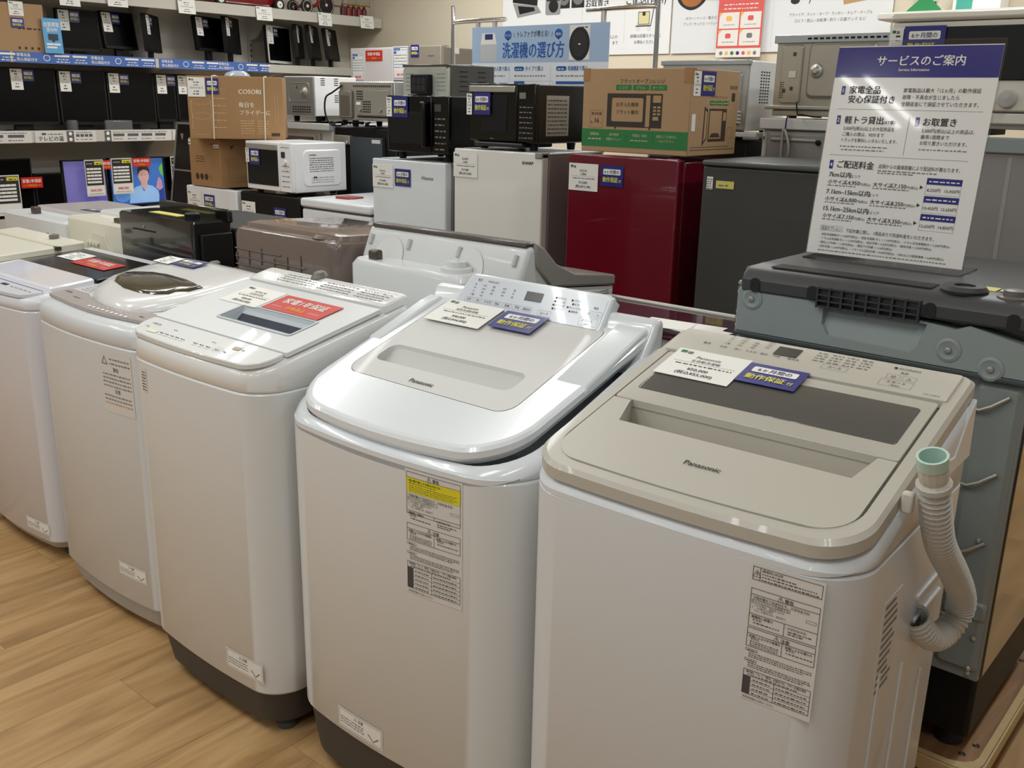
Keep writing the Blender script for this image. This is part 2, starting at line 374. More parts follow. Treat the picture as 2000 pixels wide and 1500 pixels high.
# ================================================================ washing machines, front row
WT = {}
def top_point(k, lx, ly, h=.003):
    X, Y, th, z0, s_ = WT[k]; a = rad(th)
    return (X+lx*math.cos(a)-ly*math.sin(a), Y+lx*math.sin(a)+ly*math.cos(a), z0+s_*ly+h), a, -(pi/2-math.atan(s_))
def washer_shell(root, w, d, zb, zs, z0, s_, body, base, rf=.07, rb=.03, bulge=.012, cover=None, drop=.02, foot=FOOT, cx=0, well=False):
    o = outline(w, d, rf, rb, bulge, cx=cx)
    b = MB().loft([[(x,y,.028) for x,y in inset(o,.05)], [(x,y,.035) for x,y in inset(o,.02)], [(x,y,zb+.002) for x,y in inset(o,.006)]]); b.build('base', base, root)
    for fx in (-.38, .38):
        for fy in (.1, d-.1):
            MB().lathe([(.0,0),(.024,0),(.026,.012),(.018,.02),(.018,.05)], (cx+fx*w, fy-.03, 0), n=14).build('foot', foot, root)
    q = inset(o,.004)
    MB().loft([[(x,y,zb) for x,y in q], [(x,y,zb+.006) for x,y in o], [(x,y,zs-.004) for x,y in o], [(x,y,zs) for x,y in inset(o,.003)]]).build('cabinet', body, root)
    f = lambda p, h: [(x, y, z0+s_*y+h) for x, y in p]
    MB().loft([[(x,y,zs+.001) for x,y in inset(o,.003)], [(x,y,zs+.006) for x,y in o], f(o,-drop-.022), f(inset(o,.004),-drop-.01), f(inset(o,.012),-drop-.003), f(inset(o,.022),-drop)]+([f(inset(o,.03),-drop-.06)] if well else [])).build('top_cover', cover or body, root)
    return o
def caution_sticker(root, x0, x1, z0, z1, y, bow, name='caution_sticker'):
    g = MB(); g.bow = bow; g.rect(x0, x1, z0, z1, 0, y=y-.0006); W = x1-x0; Hh = z1-z0
    g.frame(x0+.003, x1-.003, z0+.003, z1-.003, .0008, 1, y=y-.001)
    g.text('△', x0+W*.4, z1-Hh*.3, Hh*.2, 1, y=y-.0011); g.text('注意', x0+W*.52, z1-Hh*.3, Hh*.18, 1, y=y-.0011, bold=.02)
    for i in range(3): g.greek(x0+W*.06, x0+W*.6, z1-Hh*(.48+.13*i), Hh*.08, 1, y=y-.0011)
    a = x0+W*.8
    for dx in (-1, 1):
        g.poly([(a+dx*W*.1, z0+Hh*.45), (a+dx*W*.12, z0+Hh*.42), (a, z0+Hh*.15), (a, z0+Hh*.2)], 1, y=y-.0011)
    return g.build(name, [PAPER, INKG], root, smooth=0)
def warning_sheet(root, x0, x1, z0, z1, y, yellow, year, bow):
    """the long printed safety label on the cabinet front"""
    g = MB(); g.bow = bow; W = x1-x0; L = z1-z0; Y = y-.0012
    g.rect(x0, x1, z0, z1, 0, y-.0006)
    X = lambda u: x0+W*u; Z = lambda v: z1-L*v
    t = .0007
    def T(s_, u, v, h, bold=.012, al='l', wm=None): g.text(s_, X(u), Z(v), L*h, 1, al, bold, y=Y-.0003, wmax=W*wm if wm else None)
    def G(u0, u1, v, h=.011): g.greek(X(u0), X(u1), Z(v), L*h, 1, y=Y)
    v = .02
    if year:
        g.frame(X(.03), X(.97), Z(.115), Z(.02), t, 1, Y); g.rect(X(.13), X(.13)+t, Z(.115), Z(.02), 1, Y); T('⚠', .04, .085, .05)
        T('[製造年] 2022年', .16, .045, .02); G(.16, .62, .066); G(.16, .9, .086); G(.16, .94, .107); v = .125
        yb = v+.05
    else: yb = .02
    hd = .045
    g.frame(X(.03), X(.97), Z(yb+.33 if yellow else yb+.275), Z(yb), t, 1, Y); T('⚠', .4, yb+.037, .038); T('警告', .5, yb+.036, .03)
    g.rect(X(.03), X(.97), Z(yb+hd), Z(yb+hd)+t, 1, Y); q = yb+hd
    if yellow:
        g.rect(X(.035), X(.965), Z(q+.115), Z(q), 2, Y); T('・他の傷や熱による発火のおそれ', .05, q+.028, .021, wm=.66); G(.08, .55, q+.045); 
        for i in range(4): G(.08, .92-.06*(i % 2), q+.062+.014*i, .009)
        q += .12
    T('・子供が落ちておぼれたり、けがのおそれ', .04, q+.027, .024, wm=.8); T('チャイルドロックを設定する', .06, q+.052, .019, .008, wm=.52); g.frame(X(.05), X(.58), Z(q+.058), Z(q+.034), t*.7, 1, Y)
    T('1. ふたを閉め、電源を入れる', .06, q+.077, .017, .006, wm=.5); T('2.     を5秒以上押す', .06, q+.096, .017, .006, wm=.45); T('「CL」が表示され、設定完了', .1, q+.115, .017, .006, wm=.5)
    g.frame(X(.8), X(.94), Z(q+.085), Z(q+.065), t*.6, 1, Y)
    g.rect(X(.03), X(.97), Z(q+.14), Z(q+.14)+t, 1, Y); g.rect(X(.52), X(.52)+t, Z(q+.23 if not yellow else q+.165), Z(q+.14), 1, Y)
    T('・漏電時に感電の', .04, q+.163, .021, wm=.44); T('おそれ', .09, q+.184, .021); T('・けがのおそれ', .54, q+.17, .021, wm=.4); G(.1, .46, q+.203); G(.58, .9, q+.19); G(.58, .8, q+.206)
    v = q+.24
    g.frame(X(.03), X(.97), Z(v+.14), Z(v), t, 1, Y); T('⚠', .4, v+.037, .038); T('注意', .5, v+.036, .03); g.rect(X(.03), X(.97), Z(v+hd), Z(v+hd)+t, 1, Y); g.rect(X(.52), X(.52)+t, Z(v+.14), Z(v+hd), 1, Y)
    T('・設置によるけがや破損の', .04, v+.067, .02, wm=.46); T('おそれ', .09, v+.085, .02); T('・設置による水漏れの', .54, v+.067, .02, wm=.42); T('おそれ', .58, v+.085, .02)
    for i in range(3): G(.08, .48, v+.101+.014*i, .009)
    G(.58, .94, v+.105, .01)
    v += .155
    for k in range(2):
        g.frame(X(.03), X(.2), Z(v+.018), Z(v), t*.7, 1, Y); G(.06, .17, v+.014, .009)
        for i in range(3): G(.08, .95-.1*(i == 2), v+.032+.014*i, .009)
        v += .075
    b = min(v+.005, .82); e = .955
    g.frame(X(.03), X(.97), Z(e), Z(b), t, 1, Y); T('・操作部に「U」と「数字」が表示され、ブザーが鳴る場合', .05, b+.022, .019, wm=.86); G(.09, .8, b+.04)
    n = 5 if yellow else 4; r0 = b+.048; rh = (e-r0)/n
    g.rect(X(.03), X(.14), Z(e), Z(r0), 3, Y)
    for i in range(n):
        g.rect(X(.14), X(.97), Z(r0+rh*i), Z(r0+rh*i)+t*.7, 1, Y); G(.17, .42, r0+rh*(i+.68), .012); G(.5, .92, r0+rh*(i+.68), .012)
    g.rect(X(.47), X(.47)+t, Z(e), Z(r0), 1, Y); T('取扱説明書をお読みください', .05, .985, .018, .006, wm=.45)
    return g.build('safety_label', [PAPERG, INK, YELL, mat('ink_soft_black', (70,70,72), .6)], root, smooth=0)

# ---- champagne-lidded washer, nearest on the right
WT[4] = (-.655, 1.13, 2, .905, .25)
r = thing('washing_machine', 'white top-loading washer with champagne lid and smoked glass window, nearest at right', 'washing machine', (-.655,1.13,0), rad(2), 'washing machines of the front row')
o = washer_shell(r, .55, .5, .09, .858, .905, .25, WARM, PLINTH, rf=.075, bulge=.012, cover=WARM, drop=.026, well=True)
S = shear(.905, .25)
def sh(z0, s_): m = MB(); m.M = shear(z0, s_); return m
g = sh(.905,.25); oo = outline(.54, .505, .07, .02, .01, y0=.002); ii = inset(oo,.024)
g.ring([(x,y,-.028) for x,y in inset(oo,.02)], [(x,y,-.024) for x,y in oo]); g.ring([(x,y,-.024) for x,y in oo], [(x,y,-.006) for x,y in oo]); g.ring([(x,y,-.006) for x,y in oo], [(x,y,0) for x,y in inset(oo,.006)])
g.ring([(x,y,0) for x,y in inset(oo,.006)], [(x,y,.0) for x,y in ii]); g.ring([(x,y,0) for x,y in ii], [(x,y,-.03) for x,y in inset(oo,.026)]); g.build('lid_rim', BEIGE, r)
fp = []
for x, y in outline(.484, .19, .05, .004, .01, y0=.028): fp.append((x,y))
g = sh(.905,.25)
lidp = [p for p in fp if p[1] < .15]                                        # front flap, notched at its back edge
lidp = sorted([p for p in lidp if p[0] <= 0 and p[1] > .035], key=lambda p: -p[1])+[p for p in fp if p[1] <= .035 and abs(p[0]) < .5]+sorted([p for p in lidp if p[0] > 0 and p[1] > .035], key=lambda p: p[1])
seen = []; [seen.append(p) for p in lidp if p not in seen]
lidp = seen+[(.242,.216),(.214,.216),(.2,.152),(-.19,.152),(-.208,.216),(-.242,.216)]
g.slab(lidp, -.012, .0015); g.build('lid', BEIGE, r)
g = sh(.905,.25)
g.add([(-.19,.152,.001),(.2,.152,.001),(.214,.222,-.046),(-.208,.222,-.046),(-.208,.222,.001),(.214,.222,.001)], [(0,1,2,3),(3,2,5,4),(0,3,4),(1,5,2)]); g.build('handle_recess', BEIGE, r, smooth=0)
sh(.905,.25).slab(rrect(-.242,.242,.22,.4,.006), -.012, .0015, ch=.001).build('lid', BEIGE, r)
sh(.905,.25).slab(rrect(-.222,.224,.258,.372,.006), .001, .0028, ch=.0008).build('window', GLASSG, r)
cp = sh(.905,.25).slab(rrect(-.256,.25,.407,.497,.004), -.01, .004, ch=.0015).build('control_panel', BEIGE_L, r)
def flat_print(z0, s_, h): m = MB(); m.M = shear(z0+h, s_) @ FLAT; return m
g = flat_print(.905,.25,.0046)
g.text('8.0', -.19, .445, .011); g.rect(-.062,-.018,.452,.484,1)
for c, rows in ((-.155, ('多','中','少','少量')), (-.13, ('15分','10分','7分','3分')), (-.105, ('','3回','2回','1回')), (-.08, ('12分','6分','3分',''))):
    for i, s_ in enumerate(rows):
        if s_: g.text(s_, c, .487-.0095*i, .0062)
for x, s_ in ((-.155,'水位'), (-.127,'洗い'), (-.1,'すすぎ'), (-.075,'脱水'), (-.052,'予約'), (-.02,'風呂水')): g.text(s_, x, .443, .0075)
g.text('コース', .055, .44, .0085); g.frame(.033,.077,.435,.452,.0005,2)
g.text('● ECONAVI', .165, .477, .008); g.text('電源', .165, .464, .0065); g.text('切', .152, .446, .009); g.text('入', .178, .446, .009); g.frame(.141,.163,.443,.458,.0005,2); g.frame(.167,.189,.443,.458,.0005,2)
g.text('スタート', .163, .428, .0085); g.text('一時停止', .163, .4195, .005); g.frame(.137,.19,.417,.439,.0005,2)
for i in range(4):
    for j in range(4): g.greek(.01+.026*j, .03+.026*j, .484-.0095*i, .0045, 2)
g.text('NA-FA8H9', .225, .412, .0055, 2); g.build('panel_print', [INK, mat('lcd_dark', (52,50,44), .25), INKG], cp, smooth=0)
g = flat_print(.905,.25,.0022); g.text('Panasonic', .0, .082, .0155, 0, bold=.02, wmax=.07); g.build('logo', INK, r, smooth=0)
warning_sheet(r, .133, .235, .642, .853, 0, False, True, (.012, .275))
for x, z0_, z1_ in ((.15,.12,.66),(.27,.12,.62),(.39,.14,.55)):
    MB().box(.2745,.2772, x-.005, x+.005, z0_, z1_).build('side_rib', WARM, r, bevel=.0012)
for z in (.715,.675): bx('side_handle', .2725, .2785, .3, .44, z, z+.008, WARM, r, .002)
g = MB(); g.box(.2746,.2757,.13,.21,.62,.78,0)
for i in range(12): g.box(.2756,.2761,.137,.137+random.uniform(.04,.066),.63+.0125*i,.635+.0125*i,1)
g.build('rating_sticker', [PAPERG, INKG], r, smooth=0)
MB().prof([(.33,.9),(.36,.93),(.4,.925),(.45,.975),(.49,1.0),(.497,.9)], .268, .2772).build('rear_side_cover', WARM, r, bevel=.002)
# drain hose clipped to the side
hp = [(.305,.15,.995),(.308,.165,.955),(.31,.19,.905),(.312,.235,.845),(.316,.33,.765),(.318,.4,.7),(.316,.42,.66),(.306,.4,.63),(.295,.36,.63),(.285,.32,.66),(.276,.3,.69)]
def spline(p, n):
    p = [V(q) for q in p]; out = []
    for i in range(len(p)-1):
        a, b, c, d = p[max(i-1,0)], p[i], p[i+1], p[min(i+2,len(p)-1)]
        for j in range(n):
            t = j/n; out.append(.5*((2*b)+(c-a)*t+(2*a-5*b+4*c-d)*t*t+(3*b-a-3*c+d)*t**3))
    return out+[p[-1]]
def corrugated(path, r, step=.0048):
    """resample the path evenly and let the radius wave like a corrugated hose"""
    q = [path[0]]; acc = 0; rs = []
    need = step
    for a, b in zip(path, path[1:]):
        L = (b-a).length; pos = 0
        while pos+need <= L: pos += need; q.append(a.lerp(b, pos/L)); need = step
        need -= L-pos
    rs = [r*(1 if i % 2 else .82) for i in range(len(q))]
    return q, rs
pth, rr = corrugated(spline(hp, 8), .0225)
for i in range(6): rr[i] = .0195
g = MB(); g.tube(pth, rr, 14, caps=False); hose = g.build('drain_hose', HOSE, r, smooth=20)
a = pth[0]; t = (pth[0]-pth[3]).normalized()
g = MB(); g.tube([a-t*.006, a+t*.012], [.0202,.0212], 16, caps=False); g.tube([a-t*.026, a+t*.012], [.015,.0175], 16, caps=False); g.ring([tuple(p) for p in g.v[16:32]], [tuple(p) for p in g.v[48:64]]); g.add([tuple(a-t*.024+V((.0155*math.cos(2*pi*j/12), .0155*math.sin(2*pi*j/12)*.8, 0))) for j in range(12)], [tuple(range(12))]); g.build('hose_end', HOSEG, hose)
g = MB(); b_ = pth[7]; g.tube([b_-t*.0, b_-t*.008], .0238, 16); g.build('hose_collar', HOSE, hose)
bx('hose_clip', .272, .288, .145, .16, .915, .945, HOSE, r, .003)
price_card('white price card on the champagne washer lid', *[top_point(4,-.152,.363,.006)[i] for i in range(3)], brand='Panasonic', kind='全自動洗濯機', price='¥50,000', tax='(税込¥55,000)')
warranty_tag('navy six-month warranty tag on the champagne washer lid', *top_point(4,-.025,.371,.0075), w=.108, h=.07)
# ---- big white washer-dryer, second from the right
WT[3] = (-1.295, 1.15, 2, .8596, .31)
r = thing('washing_machine', 'large white washer-dryer with grey lid and tilted pale blue control panel', 'washing machine', (-1.295,1.15,0), rad(2), 'washing machines of the front row')
o = washer_shell(r, .635, .5, .15, .812, .8596, .31, WHITE, PLINTH, rf=.1, bulge=.03, cover=COOLW, drop=.03, foot=PLINTH, well=True)
Z0, SL = .8596, .31
g = sh(Z0,SL); oo = outline(.585, .455, .1, .02, .03, y0=.012, taper=.05, cx=-.005); pi_ = rrect(-.245,.205,.125,.452,.03)
# bow the front edge of the inner panel like the photo
pi_ = [(x, y-(.022*(1-(x/.225)**2) if y < .2 else 0)) for x, y in pi_]
g.ring([(x,y,-.034) for x,y in inset(oo,.012)], [(x,y,-.016) for x,y in oo]); g.ring([(x,y,-.016) for x,y in oo], [(x,y,-.004) for x,y in oo]); g.ring([(x,y,-.004) for x,y in oo], [(x,y,.001) for x,y in inset(oo,.005)]); g.ring([(x,y,.001) for x,y in inset(oo,.005)], [(x,y,.002) for x,y in inset(oo,.012)])
bm_ = MB(); bm_.M = shear(Z0,SL)
bm_.recess(inset(oo,.012), pi_, .002, .004, bottom=False); 
g.v += bm_.v and []; base_n = len(g.v); g.v += bm_.v; g.f += [[i+base_n for i in f] for f in bm_.f]; g.m += bm_.m
g.build('lid', COOLW, r)
g = sh(Z0,SL); g.recess(inset(pi_,.002), rrect(-.215,.155,.18,.246,.02), .0015, .042, 0, 1, slope=-1); lidp = g.build('lid_panel', [GREYLID, mat('trough_grey', (204,204,201), .6, spec=.2, var=.01)], r)
g = flat_print(Z0,SL,.002); g.text('Panasonic', -.035, .136, .0165, 0, bold=.02, wmax=.078); g.build('logo', INK, lidp, smooth=0)
for x0_, x1_, nm in ((.215,.29,'lid_arm'), (-.3,-.262,'lid_arm')):
    g = MB(); y1 = .49 if x0_ > 0 else .46
    pr = [(.235, Z0+SL*.235-.012), (.25, Z0+SL*.25+.004), (y1-.05, Z0+SL*(y1-.05)+.012), (y1-.012, Z0+SL*y1+.006), (y1, Z0+SL*y1-.012), (y1-.01, Z0+SL*y1-.035)]
    g.prof(pr, x0_, x1_); g.build(nm, COOLW, r, bevel=.006, seg=3)
g = MB(); g.prof([(.40,.93),(.455,1.0),(.47,1.03),(.5,1.03),(.5,.9)], -.305, .305); g.build('rear_deck', COOLW, r, bevel=.012, seg=3)
# tilted console
tl = [(-.222,.438,.992),(.172,.438,.992),(.205,.487,1.062),(-.195,.487,1.062)]
g = MB(); ax = V((1,0,0)); up_ = V((0,.049,.07)).normalized(); nn = ax.cross(up_)
pan = [( -.218+.002,.0),(.186,.0),(.19,.012),(.19,.084),(.178,.092),(-.19,.092),(-.204,.084),(-.222,.012)]
CM = Matrix(((1,0,0,0),(0,up_.y,nn.y,.432),(0,up_.z,nn.z,.99),(0,0,0,1))).to_4x4()
# local frame: x, v (up the slope), n (outwards)
CM = Matrix(((1,0,0,0),(0,up_.y,nn.y,.434),(0,up_.z,nn.z,.99),(0,0,0,1)))
g.M = CM; g.slab(pan, -.03, .0, ch=.004); con = g.build('console', COOLW, r)
MB().prof([(.44,.95),(.487,1.06),(.505,1.058),(.52,.95)], -.2, .186).build('console_back', COOLW, r, bevel=.008)
g = MB(); g.M = CM; g.slab(inset(pan,.009), -.002, .0012); g.build('console_face', PANELB, con)
g = MB(); g.M = CM @ Matrix.Translation((0,0,.0016)) @ Matrix(((1,0,0,0),(0,0,1,0),(0,-1,0,0),(0,0,0,1)))
g.text('8.0', -.168, .073, .009); g.text('WASH & DRY', -.128, .0735, .0055, 0); g.rect(-.028,.018,.046,.068,1)
for c, rows in ((-.175, ('多','中','少','少量')), (-.148, ('15分','10分','5分','3分')), (-.122, ('3回','2回','1回','')), (-.09, ('60分','30分','9分','')), (-.062, ('強','中','弱',''))):
    for i, s_ in enumerate(rows):
        if s_: g.text(s_, c, .062-.0085*i, .0055)
for i, s_ in enumerate(('水位','洗い','すすぎ','脱水','乾燥','予約','風呂水')): g.text(s_, -.178+.028*i, .023, .0068, 0); g.frame(-.19+.028*i, -.166+.028*i, .0195, .031, .0004, 2)
g.text('コース', .038, .02, .008); g.frame(.02,.056,.0165,.03,.0004,2)
for i, s_ in enumerate(('おまかせ','わたし流','すすぎ1回','おうち流')): g.text('■ '+s_, .066, .062-.0085*i, .0056, 0)
for i, s_ in enumerate(('パワフル','毛 布','ダニバスター','槽洗浄')): g.text('■ '+s_, .108, .062-.0085*i, .0056, 0)
g.text('電源', .16, .053, .006); g.text('切', .148, .038, .0075); g.text('入', .17, .038, .0075); g.frame(.14,.157,.0345,.048,.0004,2); g.frame(.162,.179,.0345,.048,.0004,2)
g.text('スタート', .15, .0215, .0075); g.text('一時停止', .15, .0145, .0045); g.frame(.13,.176,.0125,.031,.0004,2)
g.build('console_print', [INK, mat('lcd_dark'), INKG], con, smooth=0)
warning_sheet(r, .085, .215, .556, .806, 0, True, False, (.03, .32))
caution_sticker(r, -.125, .012, .165, .212, 0, (.03, .32))
MB().lathe([(0,0),(.009,0),(.012,-.002),(.012,-.004)], (.314,.105,.862), 'x', 14).build('hinge_screw', STEEL, r)
g = MB(); g.M = Matrix.Translation((.3175,.105,.62)); g.box(-.004,.002,0,.12,0,.05); g.build('side_grip', WHITE, r, bevel=.002)
bx('side_grip', .316, .321, .115, .215, .632, .652, mat('grip_shade', (206,206,202), .5), r, .001)
price_card('white price card on the grey lid below the pale blue console', *top_point(3,-.148,.397,.008), brand='Panasonic', kind='縦型洗濯乾燥機', price='¥40,000', tax='(税込¥44,000)', w=.16, h=.1)
warranty_tag('navy six-month warranty tag on the grey washer-dryer lid', *top_point(3,.002,.402,.0095), w=.115, h=.074)

# ---- third from the right: white washer with front control strip
WT[2] = (-1.9, 1.11, 0, .9087, .21)
r = thing('washing_machine', 'white top-loading washer with front control strip, square lid recess and dark base', 'washing machine', (-1.9,1.11,0), 0, 'washing machines of the front row')
o = washer_shell(r, .54, .44, .12, .848, .9087, .21, WHITE, PLINTH, rf=.075, bulge=.016, cover=GLOSSW, drop=.006, well=True)
Z0, SL = .9087, .21
cp = sh(Z0,SL).slab(outline(.515,.075,.055,.006,.012,y0=.002), -.008, .003, ch=.002).build('control_strip', mat('ivory_strip', (214,216,214), .32, coat=.2, var=.015), r)
g = flat_print(Z0,SL,.0036); g.text('HITACHI', -.2, .045, .009, 0, bold=.01); g.text('8.0kg', -.213, .028, .008, 1); g.rect(-.19,-.15,.012,.024,2)
for x in (-.14,-.118,-.096,-.074,-.052,.0,.025,.05): g.greek(x, x+.015, .019, .005, 0); g.rect(x-.001, x+.016, .013, .016, 3)
for x in (.08,.112): g.frame(x, x+.026, .013, .03, .0006, 1); g.greek(x+.005, x+.02, .019, .005, 0)
g.rect(.118,.143,.039,.052,4); g.greek(.152,.166,.043,.004,0); g.greek(-.12,-.106,.044,.004,1); g.greek(.04,.055,.042,.004,1)
g.build('strip_print', [INK, INKG, mat('ink_ivory', (230,226,204), .5), PAPER, mat('lcd_tan', (176,166,140), .4)], cp, smooth=0)
g = sh(Z0,SL); g.recess(rrect(-.262,.262,.08,.345,.004), rrect(-.092,.182,.148,.222,.006), .004, .05, 0, 1, slope=-1); g.ring([(x,y,-.006) for x,y in rrect(-.262,.262,.08,.345,.004)], [(x,y,.004) for x,y in rrect(-.262,.262,.08,.345,.004)])
lid = g.build('lid', [WHITE, mat('pale_grey_recess', (190,198,204), .55, spec=.25)], r)
g = sh(Z0,SL); a = rrect(-.1,.19,.14,.23,.012); b = rrect(-.092,.182,.148,.222,.006); g.ring([(x,y,.0055) for x,y in a], [(x,y,.0055) for x,y in b]); g.build('recess_frame', mat('pale_grey_recess'), lid)
sh(Z0,SL).add([(-.083,.190,-.018),(.17,.190,-.018),(.17,.206,-.0085),(-.083,.206,-.0085)], [(0,1,2,3)]).build('recess_slot', mat('slot_slate', (64,68,78), .7, spec=.2), lid, smooth=0)
sh(Z0,SL).slab(rrect(-.265,.265,.352,.43,.012), -.01, .01, ch=.004).build('rear_deck', GLOSSW, r)
g = flat_print(Z0,SL,.0106)
for i in range(4): g.greek(-.16, -.02, .402-.012*i, .006, 0); g.greek(.0, .12, .402-.012*i, .006, 0); g.greek(.14, .24, .402-.012*i, .006, 0)
g.frame(-.165,.245,.356,.415,.0006,0); g.build('deck_print', INKG, r, smooth=0)
sh(Z0,SL).lathe([(0,.0),(.02,0),(.022,.004),(.017,.012),(.012,.016),(0,.016)], (-.058,.424,.008), n=18).build('water_inlet', mat('inlet_grey', (112,108,102), .4), r)
caution_sticker(r, .1, .23, .155, .205, 0, (.016, .27))
g = MB(); g.bow = (.016,.27); g.rect(-.19,-.165,.77,.828,0,y=-.0006); 
for i in range(7): g.greek(-.187,-.168,.775+.0072*i,.0042,1,y=-.0012)
g.build('small_sticker', [PAPERG, INK], r, smooth=0)
price_card('white price card on the lid of the white washer with dark base', *top_point(2,-.125,.268,.0055), brand='HITACHI', kind='全自動洗濯機', price='¥58,000', tax='(税込¥63,800)', w=.15, h=.1)
guarantee_tag('red one-year guarantee tag on the lid above the square recess', *top_point(2,.07,.268,.007), w=.21, h=.082)

# ---- fourth from the right: round-lidded washer
WT[1] = (-2.5, 1.17, 0, .890, .13)
r = thing('washing_machine', 'white top-loading washer with round dome lid and olive tinted window', 'washing machine', (-2.5,1.17,0), 0, 'washing machines of the front row')
o = washer_shell(r, .58, .48, .09, .828, .890, .13, WARM, mat('light_grey_base', (176,178,178), .5), rf=.05, bulge=.025, cover=WARM, drop=.008, foot=mat('light_grey_base'))
Z0, SL = .890, .13
lo_ = [(-.233,.2),(-.187,.137),(-.129,.099),(-.048,.073),(.012,.063),(.07,.062),(.125,.078),(.176,.127),(.203,.18),(.213,.234),(.215,.3),(.21,.38),(.203,.425),(.18,.44),(.07,.445),(-.08,.445),(-.2,.44),(-.238,.425),(-.25,.37),(-.25,.28)]
def ringk(k, h): return [(-.01+(x+.01)*k, .28+(y-.28)*k, h) for x, y in lo_]
g = sh(Z0,SL); g.loft([ringk(1.03,-.007), ringk(1.02,.004), ringk(.985,.012), ringk(.93,.0175), ringk(.8,.021), ringk(.5,.023)]); dome = g.build('lid', GLOSSW, r, smooth=50)
g = sh(Z0,SL)
wo = [(-.137,.162),(-.187,.195),(-.206,.228),(-.181,.246),(-.115,.274),(-.043,.281),(.06,.276),(.178,.255),(.173,.214),(.143,.193),(.146,.169),(.11,.144),(.05,.133),(-.037,.136)]
rings = [[(.0+x*k, .21+(y-.21)*k, .021+dh) for x, y in wo] for k, dh in ((1.0,-.004),(.97,.0035),(.85,.0065),(.55,.0085),(.2,.009))]
g.loft(rings, False, True); g.build('lid_window', OLIVE, dome, smooth=50)
cp = sh(Z0,SL).slab([(-.268,.034),(-.1,.018),(0,.014),(.1,.018),(.25,.036),(.235,.085),(.14,.09),(.1,.073),(0,.06),(-.1,.073),(-.15,.094),(-.262,.092)], -.006, .0025, ch=.0006).build('control_panel', mat('mauve_panel', (174,166,164), .25, coat=.4, var=.02), r)
g = flat_print(Z0,SL,.003); g.text('TOSHIBA', -.225, .068, .01, 0, bold=.02); g.greek(-.16,-.12,.052,.005,0); g.greek(.2,.222,.05,.006,0)
for i in range(9): g.rect(-.03+.024*i, -.017+.024*i, .026, .034, 1, r=.003); g.greek(-.028+.024*i, -.018+.024*i, .044, .004, 1)
g.build('panel_print', [INK, PAPER], cp, smooth=0)
g = flat_print(Z0,SL,.0006-.0075)
for i in range(5): g.greek(.17,.24,.12+.012*i,.005,0); g.greek(-.25,-.19,.12+.012*i,.005,0)
g.build('deck_print', INKG, r, smooth=0)
sh(Z0,SL).lathe([(0,0),(.018,0),(.018,.016),(.014,.02),(0,.02)], (-.08,.455,-.006), n=16).build('water_inlet', mat('inlet_grey'), r)
g = MB(); g.bow = (.025,.29); x0_, x1_, z0_, z1_ = .115, .245, .645, .81; g.rect(x0_,x1_,z0_,z1_,0,y=-.0006)
g.text('△', x0_+.018, z1_-.035, .03, 1, y=-.0012)
for i in range(2): g.greek(x0_+.04, x1_-.006, z1_-.02-.012*i, .006, 1, y=-.0012)
g.text('警告', x0_+.065, z1_-.05, .012, 1, y=-.0012, bold=.02); g.text('注意', x0_+.065, z1_-.108, .012, 1, y=-.0012, bold=.02)
for i in range(4): g.greek(x0_+.006, x1_-.006, z1_-.062-.0105*i, .006, 1, y=-.0012)
for i in range(3): g.greek(x0_+.006, x1_-.006, z1_-.12-.0105*i, .006, 1 if i < 2 else 2, y=-.0012)
g.build('safety_label', [PAPERG, INKG, mat('ink_pale_orange', (208,150,120), .6)], r, smooth=0)
caution_sticker(r, .1, .225, .165, .205, 0, (.025, .29))
warranty_tag('navy six-month warranty tag lying behind the olive lid window', (-2.5-.085, 1.17+.375, .967), 0, -rad(82.6), w=.12, h=.055)
price_card('white price card lying behind the olive lid window', (-2.5-.19, 1.17+.37, .9655), 0, -rad(82.6), w=.085, h=.06)

# ---- fifth from the right: black glass lid
WT[0] = (-3.18, 1.2, 0, .8644, .08)
r = thing('washing_machine', 'white top-loading washer with black glass lid panel, at the left picture edge', 'washing machine', (-3.18,1.2,0), 0, 'washing machines of the front row')
LAV = mat('lavender_white_enamel', (216,217,224), .3, coat=.3, var=.01)
o = washer_shell(r, .56, .48, .06, .818, .8644, .08, LAV, mat('light_grey_base'), rf=.05, bulge=.025, cover=LAV, drop=.006)
Z0, SL = .8644, .08
sh(Z0,SL).slab(rrect(-.262,.262,.075,.215,.01), -.008, .012, ch=.005).build('lid', mat('gloss_lavender_white', (238,238,244), .12, coat=.6, var=.01), r)
gl = sh(Z0,SL).slab([(-.262,.22),(.262,.22),(.262,.44),(-.262,.44)], -.008, .006, ch=.002).build('lid_glass', BLACK, r)
g = sh(Z0,SL); g.slab(outline(.5,.06,.04,.006,.02,y0=.0), -.008, .002, ch=.001); cp = g.build('control_strip', LAV, r)
g = flat_print(Z0,SL,.0026); g.rect(.02,.06,.026,.04,0)
for x in (.09,.12,.15,.18,.21): g.greek(x, x+.018, .028, .006, 0)
g.rect(-.2,.25,.056,.0585,1); g.build('strip_print', [INK, NAVY], cp, smooth=0)
caution_sticker(r, .11, .24, .085, .125, 0, (.025, .28))
sh(Z0,SL).slab(rrect(-.262,.262,.444,.47,.006), -.008, .006, ch=.002).build('rear_deck', LAV, r)
guarantee_tag('red one-year guarantee tag lying on the black glass lid', *top_point(0,.045,.335,.0085), w=.23, h=.08)
price_card('white price card lying on the black glass lid', *top_point(0,-.145,.355,.0085), w=.13, h=.08)

